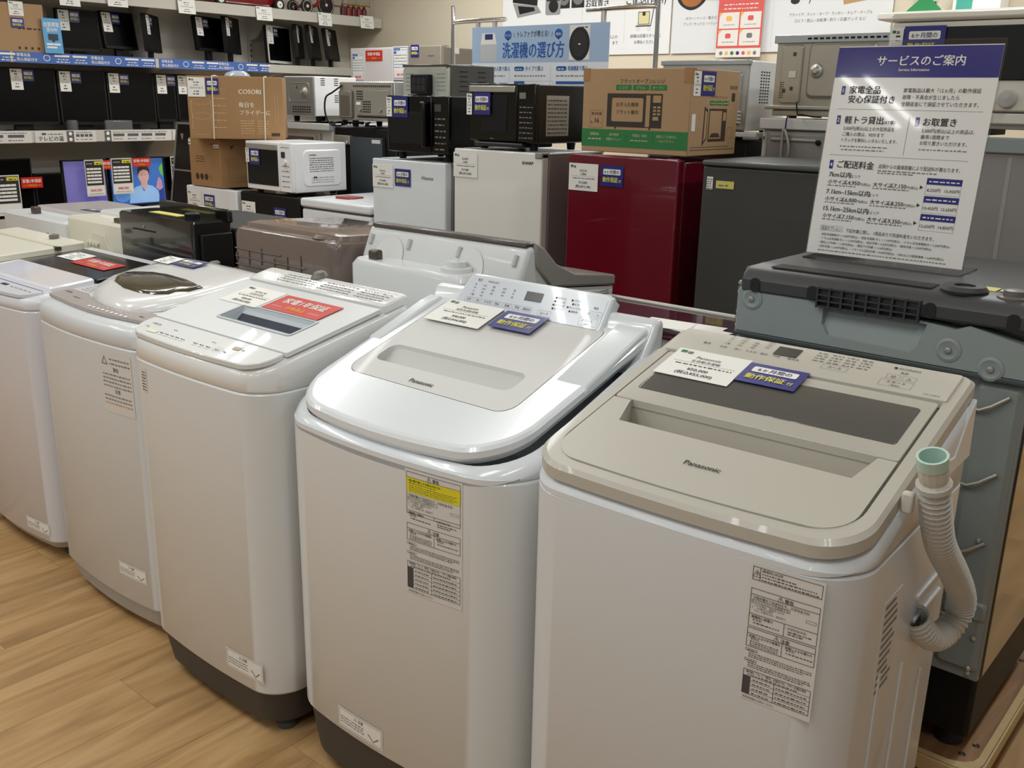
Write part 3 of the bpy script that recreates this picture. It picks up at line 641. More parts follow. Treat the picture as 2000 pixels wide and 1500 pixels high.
# ---- sixth: only its cream lid shows
r = thing('washing_machine', 'cream-lidded washer mostly cut off at the left picture edge', 'washing machine', (-3.77,1.2,0), 0, 'washing machines of the front row')
o = washer_shell(r, .57, .5, .08, .84, .88, .05, WARM, PLINTH, rf=.05, bulge=.02, cover=CREAM, drop=.006)
sh(.88,.05).slab(rrect(-.28,.28,.04,.36,.012), -.006, .016, ch=.004).build('lid', CREAM, r)
sh(.88,.05).slab(rrect(-.28,.28,.372,.47,.012), -.006, .02, ch=.004).build('rear_deck', CREAM, r)
bx('hinge', .262, .282, .358, .38, .9, .915, BROWND, r, .002)
sh(.88,.05).lathe([(0,0),(.018,0),(.018,.014),(0,.014)], (.12,.43,.02), n=14).build('water_inlet', mat('inlet_grey'), r)
# ================================================================ second row: machines seen from behind, back to back with the first
def shell_back(root, w, d, zb, zt, body, base, rc=.03):
    o = outline(w, d, rc, rc)
    MB().loft([[(x,y,.03) for x,y in inset(o,.03)], [(x,y,zb) for x,y in inset(o,.012)]]).build('base', base, root)
    for fx in (-.38,.38):
        for fy in (.08, d-.08): MB().lathe([(0,0),(.024,0),(.02,.035),(0,.035)], (fx*w, fy, 0), n=12).build('foot', FOOT, root)
    MB().loft([[(x,y,zb) for x,y in o], [(x,y,zt-.004) for x,y in o], [(x,y,zt) for x,y in inset(o,.004)]]).build('cabinet', body, root)
    return o
# ---- white washer-dryer with raised rear hood
r = thing('washing_machine', 'white washer with raised rear hood, brown trim and grey sloping lid, back turned', 'washing machine', (-1.83,1.75,0), 0, 'washing machines turned back to back')
shell_back(r, .6, .48, .06, .92, WHITE, PLINTH)
g = MB(); g.loft([[(x,y,.9) for x,y in rrect(-.26,.185,-.012,.1,.03)], [(x,y,1.005) for x,y in rrect(-.26,.185,-.012,.1,.03)], [(x,y,1.022) for x,y in rrect(-.25,.175,-.002,.1,.03)]]); tank = g.build('rear_tank', WHITE, r)
g = MB(); g.prof([(.075,.92),(.07,1.02),(.105,1.1),(.135,1.1),(.16,.92)], -.298, .298); hood = g.build('hood', WHITE, r, bevel=.02, seg=4)
g = MB(); g.prof([(.1,1.096),(.104,1.108),(.14,1.108),(.142,1.096)], -.285, .292); g.build('hood_trim', BROWND, hood, bevel=.004)
sl = V((0,.035,.08)).normalized()
def on_hood(u, v): return (u, .07+.035*v-.0035, 1.02+.08*v)
for u in (-.27,-.115,.075,.27):
    g = MB(); c = V(on_hood(u,.55)); g.tube([c-sl*.014, c+sl*.014], .0065, 10); g.build('slot', mat('slot_shade', (190,192,190), .4), hood)
for u in (-.185, .115):
    g = MB(); pts = [on_hood(u+.058*math.cos(pi*i/14), .02+.72*math.sin(pi*i/14)) for i in range(15)]; g.add([(x,y+.001,z) for x,y,z in pts]+[on_hood(u,.02)], [(i,i+1,15) for i in range(14)]); g.build('relief_arch', mat('arch_shade', (214,216,214), .35), hood)
MB().box(-.205,-.168,.012,.04,1.018,1.048).build('water_inlet', BROWND, tank, bevel=.008, seg=3)
MB().lathe([(0,0),(.042,0),(.042,.012),(.026,.014),(.026,.028),(0,.028)], (.105,.045,1.02), n=20).build('inlet_cap', WHITE, tank)
g = MB(); g.prof([(.13,1.11),(.17,1.09),(.22,1.045),(.3,1.012),(.49,.985),(.49,.955),(.3,.975),(.2,.985),(.13,1.05)], -.298, .3); g.build('lid', mat('lid_grey', (150,149,145), .25, coat=.4), r, bevel=.006)
g = MB(); g.prof([(.13,.92),(.13,1.05),(.2,.983),(.3,.972),(.485,.953),(.485,.92)], -.294, .294); g.build('side_cover', mat('side_cover_grey', (206,207,205), .35), r)
g = MB(); g.prof([(.25,.93),(.26,.958),(.3,.962),(.48,.945),(.48,.93)], .293, .299); g.build('side_flap', WHITE, r, bevel=.003)
g = MB(); g.M = Matrix.Translation((.2995,.44,0)) @ Matrix.Rotation(pi/2,4,'Z')
for i in range(3): g.greek(-.02,.02,.945-.008*i,.005,0,y=-.001)
g.build('side_print', INKG, r, smooth=0)
# ---- brown washer
r = thing('washing_machine', 'brown washer with ribbed back panel and glossy brown lid, back turned', 'washing machine', (-2.415,1.75,0), 0, 'washing machines turned back to back')
shell_back(r, .53, .47, .06, .86, BROWN, PLINTH, .04)
o = outline(.53, .47, .05, .05); sec = lambda z, a, sl_=0: [(x,y,z-sl_*y) for x,y in inset(o,a)]
MB().loft([sec(.85,.004), sec(.88,0), sec(1.03,0,.06), sec(1.048,.006,.06), sec(1.055,.02,.06)]).build('rear_cover', BROWN, r)
bt = MB().loft([[(x,y,1.04) for x,y in rrect(-.24,.25,.03,.42,.03)], [(x,y,1.068-.05*y) for x,y in rrect(-.235,.245,.035,.41,.03)], [(x,y,1.076-.05*y) for x,y in rrect(-.2,.2,.06,.38,.03)]]).build('lid', mat('glossy_brown', (136,120,112), .12, coat=.7, var=.03), r)
sc_ = MB().lathe([(0,0),(.055,0),(.06,.004),(.05,.012),(.02,.012),(.018,.02),(0,.02)], (.16,.07,1.05), n=24); sc_.build('water_inlet', mat('inlet_brown', (108,94,86), .35), r)
for i in range(6): bx('rib', -.23+.065*i, -.226+.065*i, -.004, .01, .935+(.0 if i % 2 else .012), .975+.012*(i % 3), BROWN, r, .001)
for z in (.935,.96,.985): bx('rib', -.235, .12 if z < .97 else .0, -.004, .01, z, z+.004, BROWN, r, .001)
# ---- black washer
r = thing('washing_machine', 'black glossy washer with yellow sticker on top, back turned', 'washing machine', (-3.125,1.75,0), 0, 'washing machines turned back to back')
shell_back(r, .5, .5, .06, .88, BLACK, PLINTH, .015)
BK = mat('black_shine', (20,21,21), .14, coat=.6, var=.1)
MB().loft([[(x,y,.88) for x,y in rrect(-.25,.235,-.004,.15,.012)], [(x,y,1.035) for x,y in rrect(-.25,.235,-.004,.15,.012)], [(x,y,1.042) for x,y in rrect(-.245,.23,.002,.15,.012)]]).build('rear_cover', BK, r)
MB().box(-.2,.245,.13,.15,1.03,1.075).build('hood', BK, r, bevel=.006)
MB().box(-.245,.24,.16,.49,.88,1.01).build('lid', mat('black_lid_satin', (16,16,17), .6), r, bevel=.01)
bx('yellow_label', -.13, .06, .05, .09, 1.0425, 1.0435, YELB, r, 0)
bx('label_line', -.15, .0, -.006, -.003, .985, .99, BLACKM, r, 0); MB().lathe([(0,0),(.005,0),(.004,-.003),(0,-.004)], (-.075,-.004,1.0), 'y', 12).build('screw', STEEL, r)
MB().lathe([(0,0),(.026,0),(.026,.014),(.02,.018),(0,.018)], (.12,.07,1.042), n=18).build('water_inlet', BLACKM, r)
MB().box(.235,.25,.02,.14,.7,1.0).build('side_strip', BLACKM, r, bevel=.004)
# ---- cream washer with relief back
r = thing('washing_machine', 'cream washer whose back carries a stepped relief panel', 'washing machine', (-3.6,1.76,0), 0, 'washing machines turned back to back')
shell_back(r, .43, .46, .06, .84, CREAM, PLINTH, .012)
MB().loft([[(x,y,.84) for x,y in rrect(-.213,.213,0,.45,.01)], [(x,y,.975) for x,y in rrect(-.213,.213,0,.45,.01)], [(x,y,.985) for x,y in rrect(-.205,.205,.008,.44,.01)]]).build('rear_cover', CREAM, r)
g = MB(); g.wall([(-.2,.85),(.2,.85),(.2,.875),(.13,.88),(.11,.9),(.09,.935),(.0,.94),(-.005,.915),(-.02,.905),(-.04,.91),(-.06,.9),(-.075,.885),(-.19,.89)], -.008, .004); g.build('relief_panel', mat('cream_shade', (218,214,200), .4), r, bevel=.002)
for i in range(4): MB().lathe([(0,0),(.009,0),(.009,-.01),(0,-.01)], (-.03+.024*i,-.008,.9), 'y', 10).build('hose_notch', CREAM, r)
bx('cable_clip', .12, .2, -.012, .0, .86, .88, BROWND, r, .002); bx('top_cap', .12, .17, .02, .05, .984, 1.002, BROWND, r, .003); bx('yellow_clip', -.12, -.09, -.02, 0, .855, .885, YELB, r, .004)
MB().slab(rrect(-.19,.19,.12,.43,.02), .984, 1.0, ch=.005).build('lid', WHITE, r)
# ---- white low washer at the far left
r = thing('washing_machine', 'plain white washer at the far left of the back-turned row', 'washing machine', (-4.12,1.76,0), 0, 'washing machines turned back to back')
shell_back(r, .58, .47, .06, .84, WHITE, PLINTH, .02)
MB().loft([[(x,y,.84) for x,y in rrect(-.29,.29,0,.46,.02)], [(x,y,.945) for x,y in rrect(-.29,.29,0,.46,.02)], [(x,y,.955) for x,y in rrect(-.28,.28,.01,.45,.02)]]).build('rear_cover', WHITE, r)
MB().slab(rrect(-.24,.25,.12,.44,.02), .954, .972, ch=.006).build('lid', mat('lilac_lid', (200,192,192), .25, coat=.4), r)
bx('water_inlet', -.08, -.045, .03, .06, .953, .985, BROWND, r, .004)
bx('plug_hole', .12, .135, -.003, 0, .89, .897, BROWND, r, 0); bx('plug_hole', .18, .185, -.003, 0, .885, .9, BROWND, r, 0)
warranty_tag('navy tag lying on the lid of the far-left white washer', (-4.0,1.97,.9735), .15, -pi/2, w=.12, h=.06)
# ---- dark twin with papers
r = thing('washing_machine', 'black washer with maroon glass lid and loose papers, left of the grey drum washer', 'washing machine', (-1.262,1.72,0), 0, 'washing machines turned back to back')
shell_back(r, .5, .48, .06, .86, BLACKM, PLINTH, .015)
MB().loft([[(x,y,.86) for x,y in rrect(-.25,.25,0,.48,.01)], [(x,y,.925) for x,y in rrect(-.25,.25,0,.48,.01)], [(x,y,.93) for x,y in rrect(-.245,.245,.005,.475,.01)]]).build('rear_cover', BLACKM, r)
MB().slab(rrect(-.235,.235,.15,.46,.01), .929, .936, ch=.002).build('lid', MAROON, r)
for y0 in (.44,.2): bx('lid_trim', -.245, .245, y0, y0+.022, .93, .942, GALV, r, .003)
bx('rear_grille', -.22, .2, .03, .11, .929, .934, BROWND, r, .002)
for i, (x, y, a) in enumerate(((-1.16,1.99,.12), (-1.12,1.945,-.1), (-1.21,1.93,.25))):
    p = MB().box(-.1,.1,-.04,.04,0,.0012).build('paper_sheet', PAPER, smooth=0); p.location = (x,y,.938+.0014*i if i == 0 else .9435+.0016*i); p.rotation_euler = (0,0,a)
    tag(p, ('folded white paper lying on the maroon lid, lowest of three','white paper on the maroon lid nearest the grey drum washer','white paper on the maroon lid, leftmost of three')[i], 'paper', 'papers on the maroon lid')

# ================================================================ grey drum washer on its board, with the information sign
dl = thing('dolly_board', 'worn plywood dolly board with pale chipped edges under the grey drum washer', 'board', (-.69,2.24,0), 0)
o = rrect(-.3,.34,-.31,.34,.05)
MB().slab(o, .085, .118, ch=.003).build('board_top', PLY, dl)
g = MB(); g.ring([(x,y,.1165) for x,y in inset(o,-.001)], [(x,y,.1185) for x,y in inset(o,.006)]); g.ring([(x,y,.083) for x,y in inset(o,-.001)], [(x,y,.1165) for x,y in inset(o,-.001)])
a = [(x+random.uniform(-.004,.004), y+random.uniform(-.004,.004), .1187) for x,y in inset(o,.022)]; g.ring([(x,y,.1186) for x,y in inset(o,.004)], a); g.build('chipped_edge', PLYE, dl)
for x in (-.24,.27):
    for y in (-.24,.26):
        MB().lathe([(0,0),(.03,0),(.03,.03),(0,.03)], (x-.0,y,.0), n=14).build('caster', RUBBER, dl); MB().box(x-.02,x+.02,y-.02,y+.02,.03,.085).build('caster_mount', GALV, dl)
for x, y in ((.29,-.25),(.305,-.2),(.29,.24),(.305,.27)): MB().lathe([(0,0),(.008,0),(.006,.002),(0,.001)], (x,y,.1185), n=12).build('screw', BROWND, dl)
r = thing('drum_washing_machine', 'dark grey drum washer seen from behind, carrying the information sign', 'washing machine', (-.692,1.95,0), 0)
hx = .308
MB().box(-hx+.01,hx-.01,.03,.55,.16,.33).build('base', BLACKM, r, bevel=.01)
for x in (-.25,.25):
    for y in (.08,.5): MB().lathe([(0,0),(.03,0),(.026,.045),(0,.045)], (x,y,.1195), n=14).build('foot', RUBBER, r)
MB().box(-hx,hx,.012,.57,.32,1.06).build('cabinet', DARKGL, r, bevel=.006)
# lower back sheet with pressed relief
lo = MB().box(-hx+.004,hx-.004,.0,.02,.318,.962).build('back_sheet', GREYMET2, r, bevel=.004)
for zc in (.89,.83,.77,.71,.65):
    g = MB(); g.wall(rrect(-.02,.19,zc-.021,zc+.021,.02), -.012, .004, ch=.009); g.build('pressed_rib', GREYMET2, lo)
MB().wall(rrect(.215,.3,.34,.95,.01), -.012, .004, ch=.01).build('pressed_post', GREYMET2, lo)
MB().wall(rrect(-.29,.2,.36,.42,.015), -.01, .004, ch=.008).build('pressed_rib', GREYMET2, lo)
MB().wall(rrect(.22,.3,.46,.5,.01), -.018, .004, ch=.004).build('bracket', GREYMET2, lo)
for i, z in enumerate((.9,.745,.6,.46)):
    c = V((.24,-.016,z)); g = MB(); g.tube([c+V((-.035,0,-.003)), c+V((-.01,-.006,-.003)), c+V((.01,-.006,.008)), c+V((.038,0,.03))], .0035, 8); g.build('cable_clip', GALV, lo)
for x, z in ((.17,.935),(.285,.34),(.285,.35),(.265,.63),(.285,.42)): MB().lathe([(0,0),(.006,0),(.004,-.004),(0,-.005)], (x,-.013,z), 'y', 12).build('screw', STEEL, lo)
MB().tube([(.06,-.03,.56),(.09,-.05,.55),(.09,-.055,.52),(.06,-.03,.5)], .005, 8).build('cable_loop', mat('olive_cable', (150,150,120), .5), r)
# upper back panel, proud of the sheet, with a pressed tray
g = MB(); fr = [(-.298,.966),(.3,.966),(.306,.99),(.306,1.03),(.19,1.055),(.165,1.044),(.11,1.05),(-.285,1.072),(-.298,1.06)]
tray = [(-.085,.99),(.085,.985),(.1,1.0),(.112,1.046),(-.1,1.054),(-.1,1.012)]
g.ring([(x,.01,z) for x,z in fr], [(x,-.019,z) for x,z in fr]); g.ring([(x,-.019,z) for x,z in fr], [(x,-.022,z) for x,z in inset(fr,.003)])
g.M = Matrix(((1,0,0,0),(0,0,-1,0),(0,1,0,0),(0,0,0,1))); g.recess(inset(fr,.003), tray, .022, .02, 0, 0, slope=1); up_p = g.build('back_panel', GREYMET, r)
for x, z in ((-.262,1.043),(.158,1.003),(.238,.98)):
    MB().lathe([(.024,0),(.018,-.002),(.016,-.001),(.0,-.001)], (x,-.0235,z), 'y', 20).build('pressed_ring', GREYMET, up_p)
    MB().lathe([(0,0),(.0075,0),(.006,-.005),(.002,-.006),(0,-.004)], (x,-.024,z), 'y', 14).build('screw', STEEL, up_p)
bx('panel_lip', -.298, .304, -.024, .0, .958, .967, mat('lip_dark', (70,78,82), .4), r, .002)
# dark top with rear trim and vent grille
MB().box(-hx,hx,.02,.575,1.055,1.105).build('top_plate', DARKTOP, r, bevel=.008, seg=3)
g = MB(); g.prof([(-.026,1.058),(-.028,1.085),(-.018,1.1),(.0,1.108),(.07,1.112),(.07,1.058)], -hx+.018, hx-.002); trim = g.build('rear_trim', DARKTOP, r, bevel=.006)
for x in (-.255,-.125,.115,.265): MB().wall(rrect(x-.011,x+.011,1.06,1.09,.009), -.0295, -.02).build('trim_notch', mat('notch_dark', (26,26,28), .6), trim)
gr = thing('vent_grille', None, None); gr.parent = r
for z in (1.05,1.062,1.074,1.088): bx('grille_slat', -.112, .098, -.036, -.026, z, z+.0035, GRILLE, gr, 0)
for i in range(9): bx('grille_bar', -.112+.0258*i, -.108+.0258*i, -.037, -.026, 1.049, 1.092, GRILLE, gr, 0)
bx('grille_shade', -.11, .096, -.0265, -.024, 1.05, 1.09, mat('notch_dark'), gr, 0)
for i in range(12): bx('louvre', -.24, .1, .012+.0045*i, .0145+.0045*i, 1.1105, 1.113, GRILLE, r, 0)
MB().lathe([(0,0),(.042,0),(.044,.006),(.038,.014),(.02,.014),(.02,.01),(0,.01)], (.155,.035,1.108), n=26).build('filter_cap', GRILLE, r)
MB().lathe([(0,0),(.03,0),(.03,.004),(.02,.006),(.02,.016),(.013,.018),(0,.018)], (.245,.035,1.108), n=22).build('water_inlet', mat('inlet_grey'), r)
bx('yellow_note', .105, .195, .1, .145, 1.106, 1.107, YELB, r, 0); bx('white_note', .2, .225, .11, .135, 1.106, 1.107, PAPERG, r, 0)
bx('left_post', -hx-.006, -hx+.012, .005, .03, .9, 1.06, DARKTOP, r, .003)
for z in (1.07,1.05,1.005,.99,.975): MB().lathe([(0,0),(.006,0),(.005,-.004),(0,-.005)], (-hx+.004,.003,z), 'y', 12).build('screw', STEEL, r)
# ---- information sign in an acrylic stand
sg = thing('information_sign', 'white and navy service price sign in a clear acrylic stand', 'sign', (-.784,2.2,1.106), 0)
ACR = mat('clear_acrylic', (244,246,246), .03, trans=1.0, var=0, spec=.5)
W_, H_ = .353, .481
g = MB(); lean = Matrix.Rotation(-rad(8), 4, 'X'); g.M = lean; g.box(-W_/2-.003, W_/2+.003, .0025, .0045, .0, H_+.012); g.build('acrylic_sheet', ACR, sg, bevel=0)
MB().box(-W_/2-.003, W_/2+.003, -.012, .11, -.0005, .0025).build('acrylic_foot', ACR, sg, bevel=0)
g = MB(); g.M = lean; g.box(-W_/2, W_/2, .0, .0015, .012, H_); sheet = g.build('poster_sheet', [mat('sign_paper', (240,239,236), .16, coat=.6, var=.01)], sg, smooth=0)
g = MB(); g.M = lean; y_ = -.0005
X = lambda u: -W_/2+W_*u; Z = lambda v: H_-(H_-.012)*v
def T(s_, u, v, h, mi=0, bold=.01, al='l', wm=None): g.text(s_, X(u), Z(v), h, mi, al, bold, y=-.0012, wmax=W_*wm if wm else None)
g.rect(X(0), X(1), Z(.145), Z(.004), 1, y=y_)
T('サービスのご案内', .53, .088, .024, 2, .02, 'c', .58); T('Service Information', .5, .116, .0085, 2, .01, 'c')
def num(n_, u, v): g.rect(X(u), X(u+.025), Z(v+.042), Z(v), 1, y=y_); T(n_, u+.0125, v+.03, .012, 2, .02, 'c')
num('1', .06, .185); T('家電全品', .115, .218, .0185, 0, .02, wm=.2); T('安心保証付き', .115, .262, .0185, 0, .02, wm=.3)
for i, s_ in enumerate(('家電製品は最大「12ヵ月」の動作保証', '故障・不具合が生じましたら', '全額返金にて保証させていただきます。')): T(s_, .46, .212+.031*i, .0105, 0, .006, wm=.46 if i != 1 else .34)
g.rect(X(.05), X(.95), Z(.295), Z(.2935), 3, y=y_)
num('2', .06, .325); T('軽トラ貸出', .115, .36, .0185, 0, .02, wm=.25); T('(AT車)', .37, .36, .009)
for i, s_ in enumerate(('5,000円(税込)以上の大型商品を', 'ご購入の際は、90分まで', 'トラックを無料レンタルいたします。')): T(s_, .115, .393+.028*i, .0098, 0, .004, wm=(.33,.27,.36)[i])
g.greek(X(.11), X(.43), Z(.474), .0045, 3); g.greek(X(.12), X(.4), Z(.49), .0045, 3)
g.rect(X(.525), X(.5275), Z(.5), Z(.32), 3, y=y_)
num('3', .565, .325); T('お取置き', .615, .36, .0185, 0, .02, wm=.2)
for i, s_ in enumerate(('5,000円(税込)以上の商品は、', '最長1週間まで', 'お取り置きいただけます。')): T(s_, .615, .393+.028*i, .0098, 0, .004, wm=(.31,.17,.28)[i])
g.greek(X(.615), X(.9), Z(.474), .0045, 3)
g.rect(X(.05), X(.92), Z(.515), Z(.5135), 3, y=y_)
num('4', .06, .54); T('ご配送料金', .115, .573, .0185, 0, .02, wm=.24); T('店頭からの直線距離により配送料が異なります。', .385, .566, .0102, 0, .006, wm=.5); g.greek(X(.385), X(.75), Z(.582), .0045, 3); g.greek(X(.385), X(.62), Z(.592), .0045, 3)
for i, (a, b, c, d, e) in enumerate((('7km以内','4,950','7,150','8,250','10,450'), ('7.1km–15km以内','6,000','8,250','10,450','12,650'), ('15.1km–25km以内','7,150','9,350','12,650','14,850'))):
    v = .62+.083*i
    T(a, .07, v, .0145, 0, .014, wm=.3); T('のエリア', .07+(.13,.265,.29)[i], v, .008, 0, 0, wm=.08)
    T('小サイズ', .07, v+.034, .0115, 0, .01); T('(1点)、', .165, v+.034, .0065, 0, 0); T(b, .205, v+.034, .0125, 0, .012); T('円(税込)', .285, v+.034, .007, 0, 0)
    T('大サイズ', .37, v+.034, .0115, 0, .01); T('(1点)、', .465, v+.034, .0065, 0, 0); T(c, .505, v+.034, .0125, 0, .012); T('円(税込)', .585, v+.034, .007, 0, 0)
    g.greek(X(.07), X(.27), Z(v+.045), .0042, 3); g.greek(X(.37), X(.6), Z(v+.045), .0042, 3); T('▶', .665, v+.03, .009)
    g.rect(X(.7), X(.91), Z(v+.007), Z(v-.022), 1, y=y_); g.greek(X(.715), X(.895), Z(v-.003), .005, 2); T(d+'円', .75, v+.04, .009, 0, .006, 'c', .09); T(e+'円', .86, v+.04, .009, 0, .006, 'c', .09)
    g.frame(X(.7), X(.91), Z(v+.055), Z(v+.007), .0005, 3, y=y_)
g.frame(X(.07), X(.22), Z(.885), Z(.86), .0006, 3, y=y_); T('配送オプション', .145, .88, .0095, 0, .006, 'c', .13); T('下記作業に関し、1商品あたり別途料金をいただきます。', .245, .883, .0095, 0, .005, wm=.56)
for i, s_ in enumerate(('・縦型洗濯機取付 + 3,300円(税込) ・縦型洗濯機 外し + 1,100円(税込) ・ドラム式洗濯機取付 + 5,500円(税込)', '・ドラム式洗濯機 外し + 3,300円(税込) ・組立作業 + 2,200円(税込) ・解体作業 + 2,200円(税込)', '・階段上げ作業 + 1,100円(税込) ・階段下げ作業 + 1,100円(税込)', '・回収作業 + 3,300円(税込) ・リサイクル回収作業 + 4,400円(税込) ・500L以上冷蔵庫運搬 + 6,600円(税込)')):
    T(s_, .075, .908+.02*i, .0062, 0, .004, wm=(.84,.74,.57,.88)[i])
g.greek(X(.075), X(.9), Z(.985), .004, 3)
pr = g.build('poster_print', [INK, mat('sign_navy', (44,44,130), .16, coat=.6), INKW, INKG], sheet, smooth=0)
# ================================================================ refrigerators facing the aisle (fronts at y = 3.1)
YF = 3.1
def fridge(name, label, x0, x1, zt, m_door, m_side, split=.45, d=.43, y=YF, group='refrigerators and freezers facing the aisle', back=False, cap=None, top_drop=.012, yaw=0, cat='refrigerator'):
    w = x1-x0; r = thing(name, label, cat, ((x0+x1)/2, y, 0), yaw, group)
    for fx in (-.4,.4):
        for fy in (.09, d-.05): MB().lathe([(0,0),(.02,0),(.018,.03),(0,.03)], (fx*w, fy, 0), n=10).build('foot', FOOT, r)
    if back:
        MB().box(-w/2,w/2,.02,d-.045,.03,zt).build('cabinet', m_side, r, bevel=.008); bx('door', -w/2, w/2, d-.04, d, .04, zt-.005, m_door, r, .01); return r
    MB().box(-w/2+.003,w/2-.003,.05,d,.03,zt-top_drop).build('cabinet', m_side, r, bevel=.006)
    if cap: MB().box(-w/2,w/2,.052,d,zt-top_drop-.0005,zt-.002).build('top_cap', cap, r, bevel=.004)
    z = zt*split
    for a, b in ((.06, z-.006), (z+.006, zt-.002)):
        dr = bx('door', -w/2, w/2, 0, .044, a, b, m_door, r, .007, 3)
        if a > .1: MB().box(-w/2+.004,-w/2+.02,.02,.044,a-.004,a).build('handle_lip', m_side, dr)
    bx('hinge', w/2-.06, w/2-.004, .015, .09, zt-.004, zt-.0005, m_side, r, .001)
    return r
def label_text(root, s_, x, z, size, m, y=-.001, bold=.02, sx=1):
    g = MB(); g.text(s_, x, z, size, 0, 'c', bold, y=y, sx=sx); return g.build('logo', m, root, smooth=0)
def cards(what, x, z, y=YF, gap=.135, brand='', kind='', price='', tax='', wt=True, dz=0, w=.14):
    if brand is not None: price_card('white price card on the '+what, (x, y-.003, z), brand=brand, kind=kind, price=price, tax=tax, w=w, h=.104)
    if wt: warranty_tag('navy six-month warranty tag on the '+what, (x+gap, y-.003, z+dz))
r = fridge('refrigerator', 'red glossy single refrigerator with a carton on top', -2.37, -1.867, 1.258, RED, RED)
cards('red refrigerator', -2.292, 1.168, brand='AQUA', kind='冷蔵庫', price='¥13,800', tax='(税込¥15,180)', dz=.012)
r = fridge('refrigerator', 'warm white refrigerator with a black flatbed microwave on top', -2.995, -2.503, 1.25, mat('warm_white_door', (230,229,224), .14, coat=.5, var=.01), SIDEGREY, cap=WHITE)
label_text(r, 'SHARP', .172, 1.2, .017, INK, bold=.04, sx=1.2)
bx('hinge_cover', .21, .246, -.004, .05, 1.225, 1.25, SIDEGREY, r, .004)
cards('warm white refrigerator', -2.925, 1.18, brand='SHARP', kind='冷蔵庫', price='¥17,800', tax='(税込¥19,580)', wt=False)
r = fridge('refrigerator', 'cool white refrigerator with a black microwave with handle on top', -3.53, -3.05, 1.181, mat('cool_white_door', (226,232,236), .12, coat=.6, var=.01), SIDEGREY, cap=WHITE)
label_text(r, 'Hisense', .13, 1.1, .024, INKG, bold=.02)
cards('cool white refrigerator', -3.455, 1.1, brand='Hisense', kind='冷蔵庫', price='¥14,800', tax='(税込¥16,280)')
r = fridge('refrigerator', 'dark grey refrigerator with a flat lidded top, beside the red one', -1.767, -1.215, 1.243, DKGREY, DKGREY, d=.44)
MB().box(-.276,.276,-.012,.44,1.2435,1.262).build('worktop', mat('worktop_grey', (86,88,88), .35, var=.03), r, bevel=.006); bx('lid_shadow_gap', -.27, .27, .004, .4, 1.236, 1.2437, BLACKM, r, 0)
st = MB().box(-.012,.012,0,.001,-.022,.022).build('sticker', PAPER, smooth=0); st.location = (-1.735,3.097,1.183); tag(st, 'small white printed sticker on the dark grey refrigerator', 'sticker')
g = MB()
for i in range(5): g.greek(-.01,.01,.012-.008*i,.005,0)
g.build('print', INK, st, smooth=0)
st = MB().box(-.035,.035,0,.001,-.013,.013).build('sticker', YELB, smooth=0); st.location = (-1.675,3.097,1.18); tag(st, 'small yellow handwritten sticker on the dark grey refrigerator', 'sticker')
g = MB(); g.greek(-.025,.02,-.005,.01,0); g.build('print', INKG, st, smooth=0)
r = fridge('refrigerator', 'tall grey refrigerator under the white steam oven', -1.15, -.6, 1.375, GREYDOOR, GREYMET, split=.4)
MB().box(-.275,.275,-.01,.0,1.33,1.375).build('top_band', GREYMET, r, bevel=.004)
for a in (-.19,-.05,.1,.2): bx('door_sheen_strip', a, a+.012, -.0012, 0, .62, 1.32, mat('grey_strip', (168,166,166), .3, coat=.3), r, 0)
r = fridge('freezer', 'small white freezer under the stacked brown cartons', -5.16, -4.655, .945, mat('small_white_door', (230,232,236), .35, coat=.1), SIDEGREY, split=.3, d=.42, cat='freezer')
cards('small white freezer under the cartons', -5.075, .865, wt=True, gap=.15)
r = fridge('freezer', 'black small freezer under the white microwave', -4.62, -4.1, .948, BLACKM, BLACKM, split=.3, cat='freezer', cap=BLACK)
label_text(r, 'comfee', .0, .80, .03, INKG, bold=.01)
cards('black freezer', -4.545, .845, gap=.28, w=.125)
# ---- white chest freezer
r = thing('chest_freezer', 'low white chest freezer with lift-up lid and a red book on it', 'freezer', (-3.805,3.1,0), 0, 'refrigerators and freezers facing the aisle')
CH = mat('chest_white', (228,230,234), .35, coat=.2, var=.01)
MB().box(-.275,.255,0,.48,.04,.9).build('cabinet', CH, r, bevel=.012, seg=3)
MB().box(-.28,.262,-.008,.49,.908,.952).build('lid', CH, r, bevel=.012, seg=3); bx('seal', -.27, .25, .004, .47, .9, .909, mat('seal_grey', (70,72,76), .6), r, 0)
bx('lid_panel', -.02, .22, .06, .42, .9515, .955, CH, r, .002)
bx('hinge_plate', .255, .262, .03, .07, .8, .88, BLACKM, r, .001)
for z in (.82,.845,.87): bx('hinge_slot', .262, .2635, .035, .055, z-.012, z-.002, INKG, r, 0)
g = MB()
for i in range(4): g.greek(-.19,-.165,.85-.012*i,.008,0,y=-.0015)
g.build('printed_mark', INKG, r, smooth=0)
for x in (-.22,.2):
    for y in (.07,.42): MB().lathe([(0,0),(.02,0),(.018,.042),(0,.042)], (x,y,0), n=10).build('foot', FOOT, r)
bk = MB().box(-.06,.06,-.04,.04,0,.012).build('booklet', mat('booklet_red', (150,70,66), .5), bevel=.001); bk.location = (-3.88,3.25,.9525); bk.rotation_euler = (0,0,.1); tag(bk, 'small red booklet lying on the white chest freezer', 'booklet')

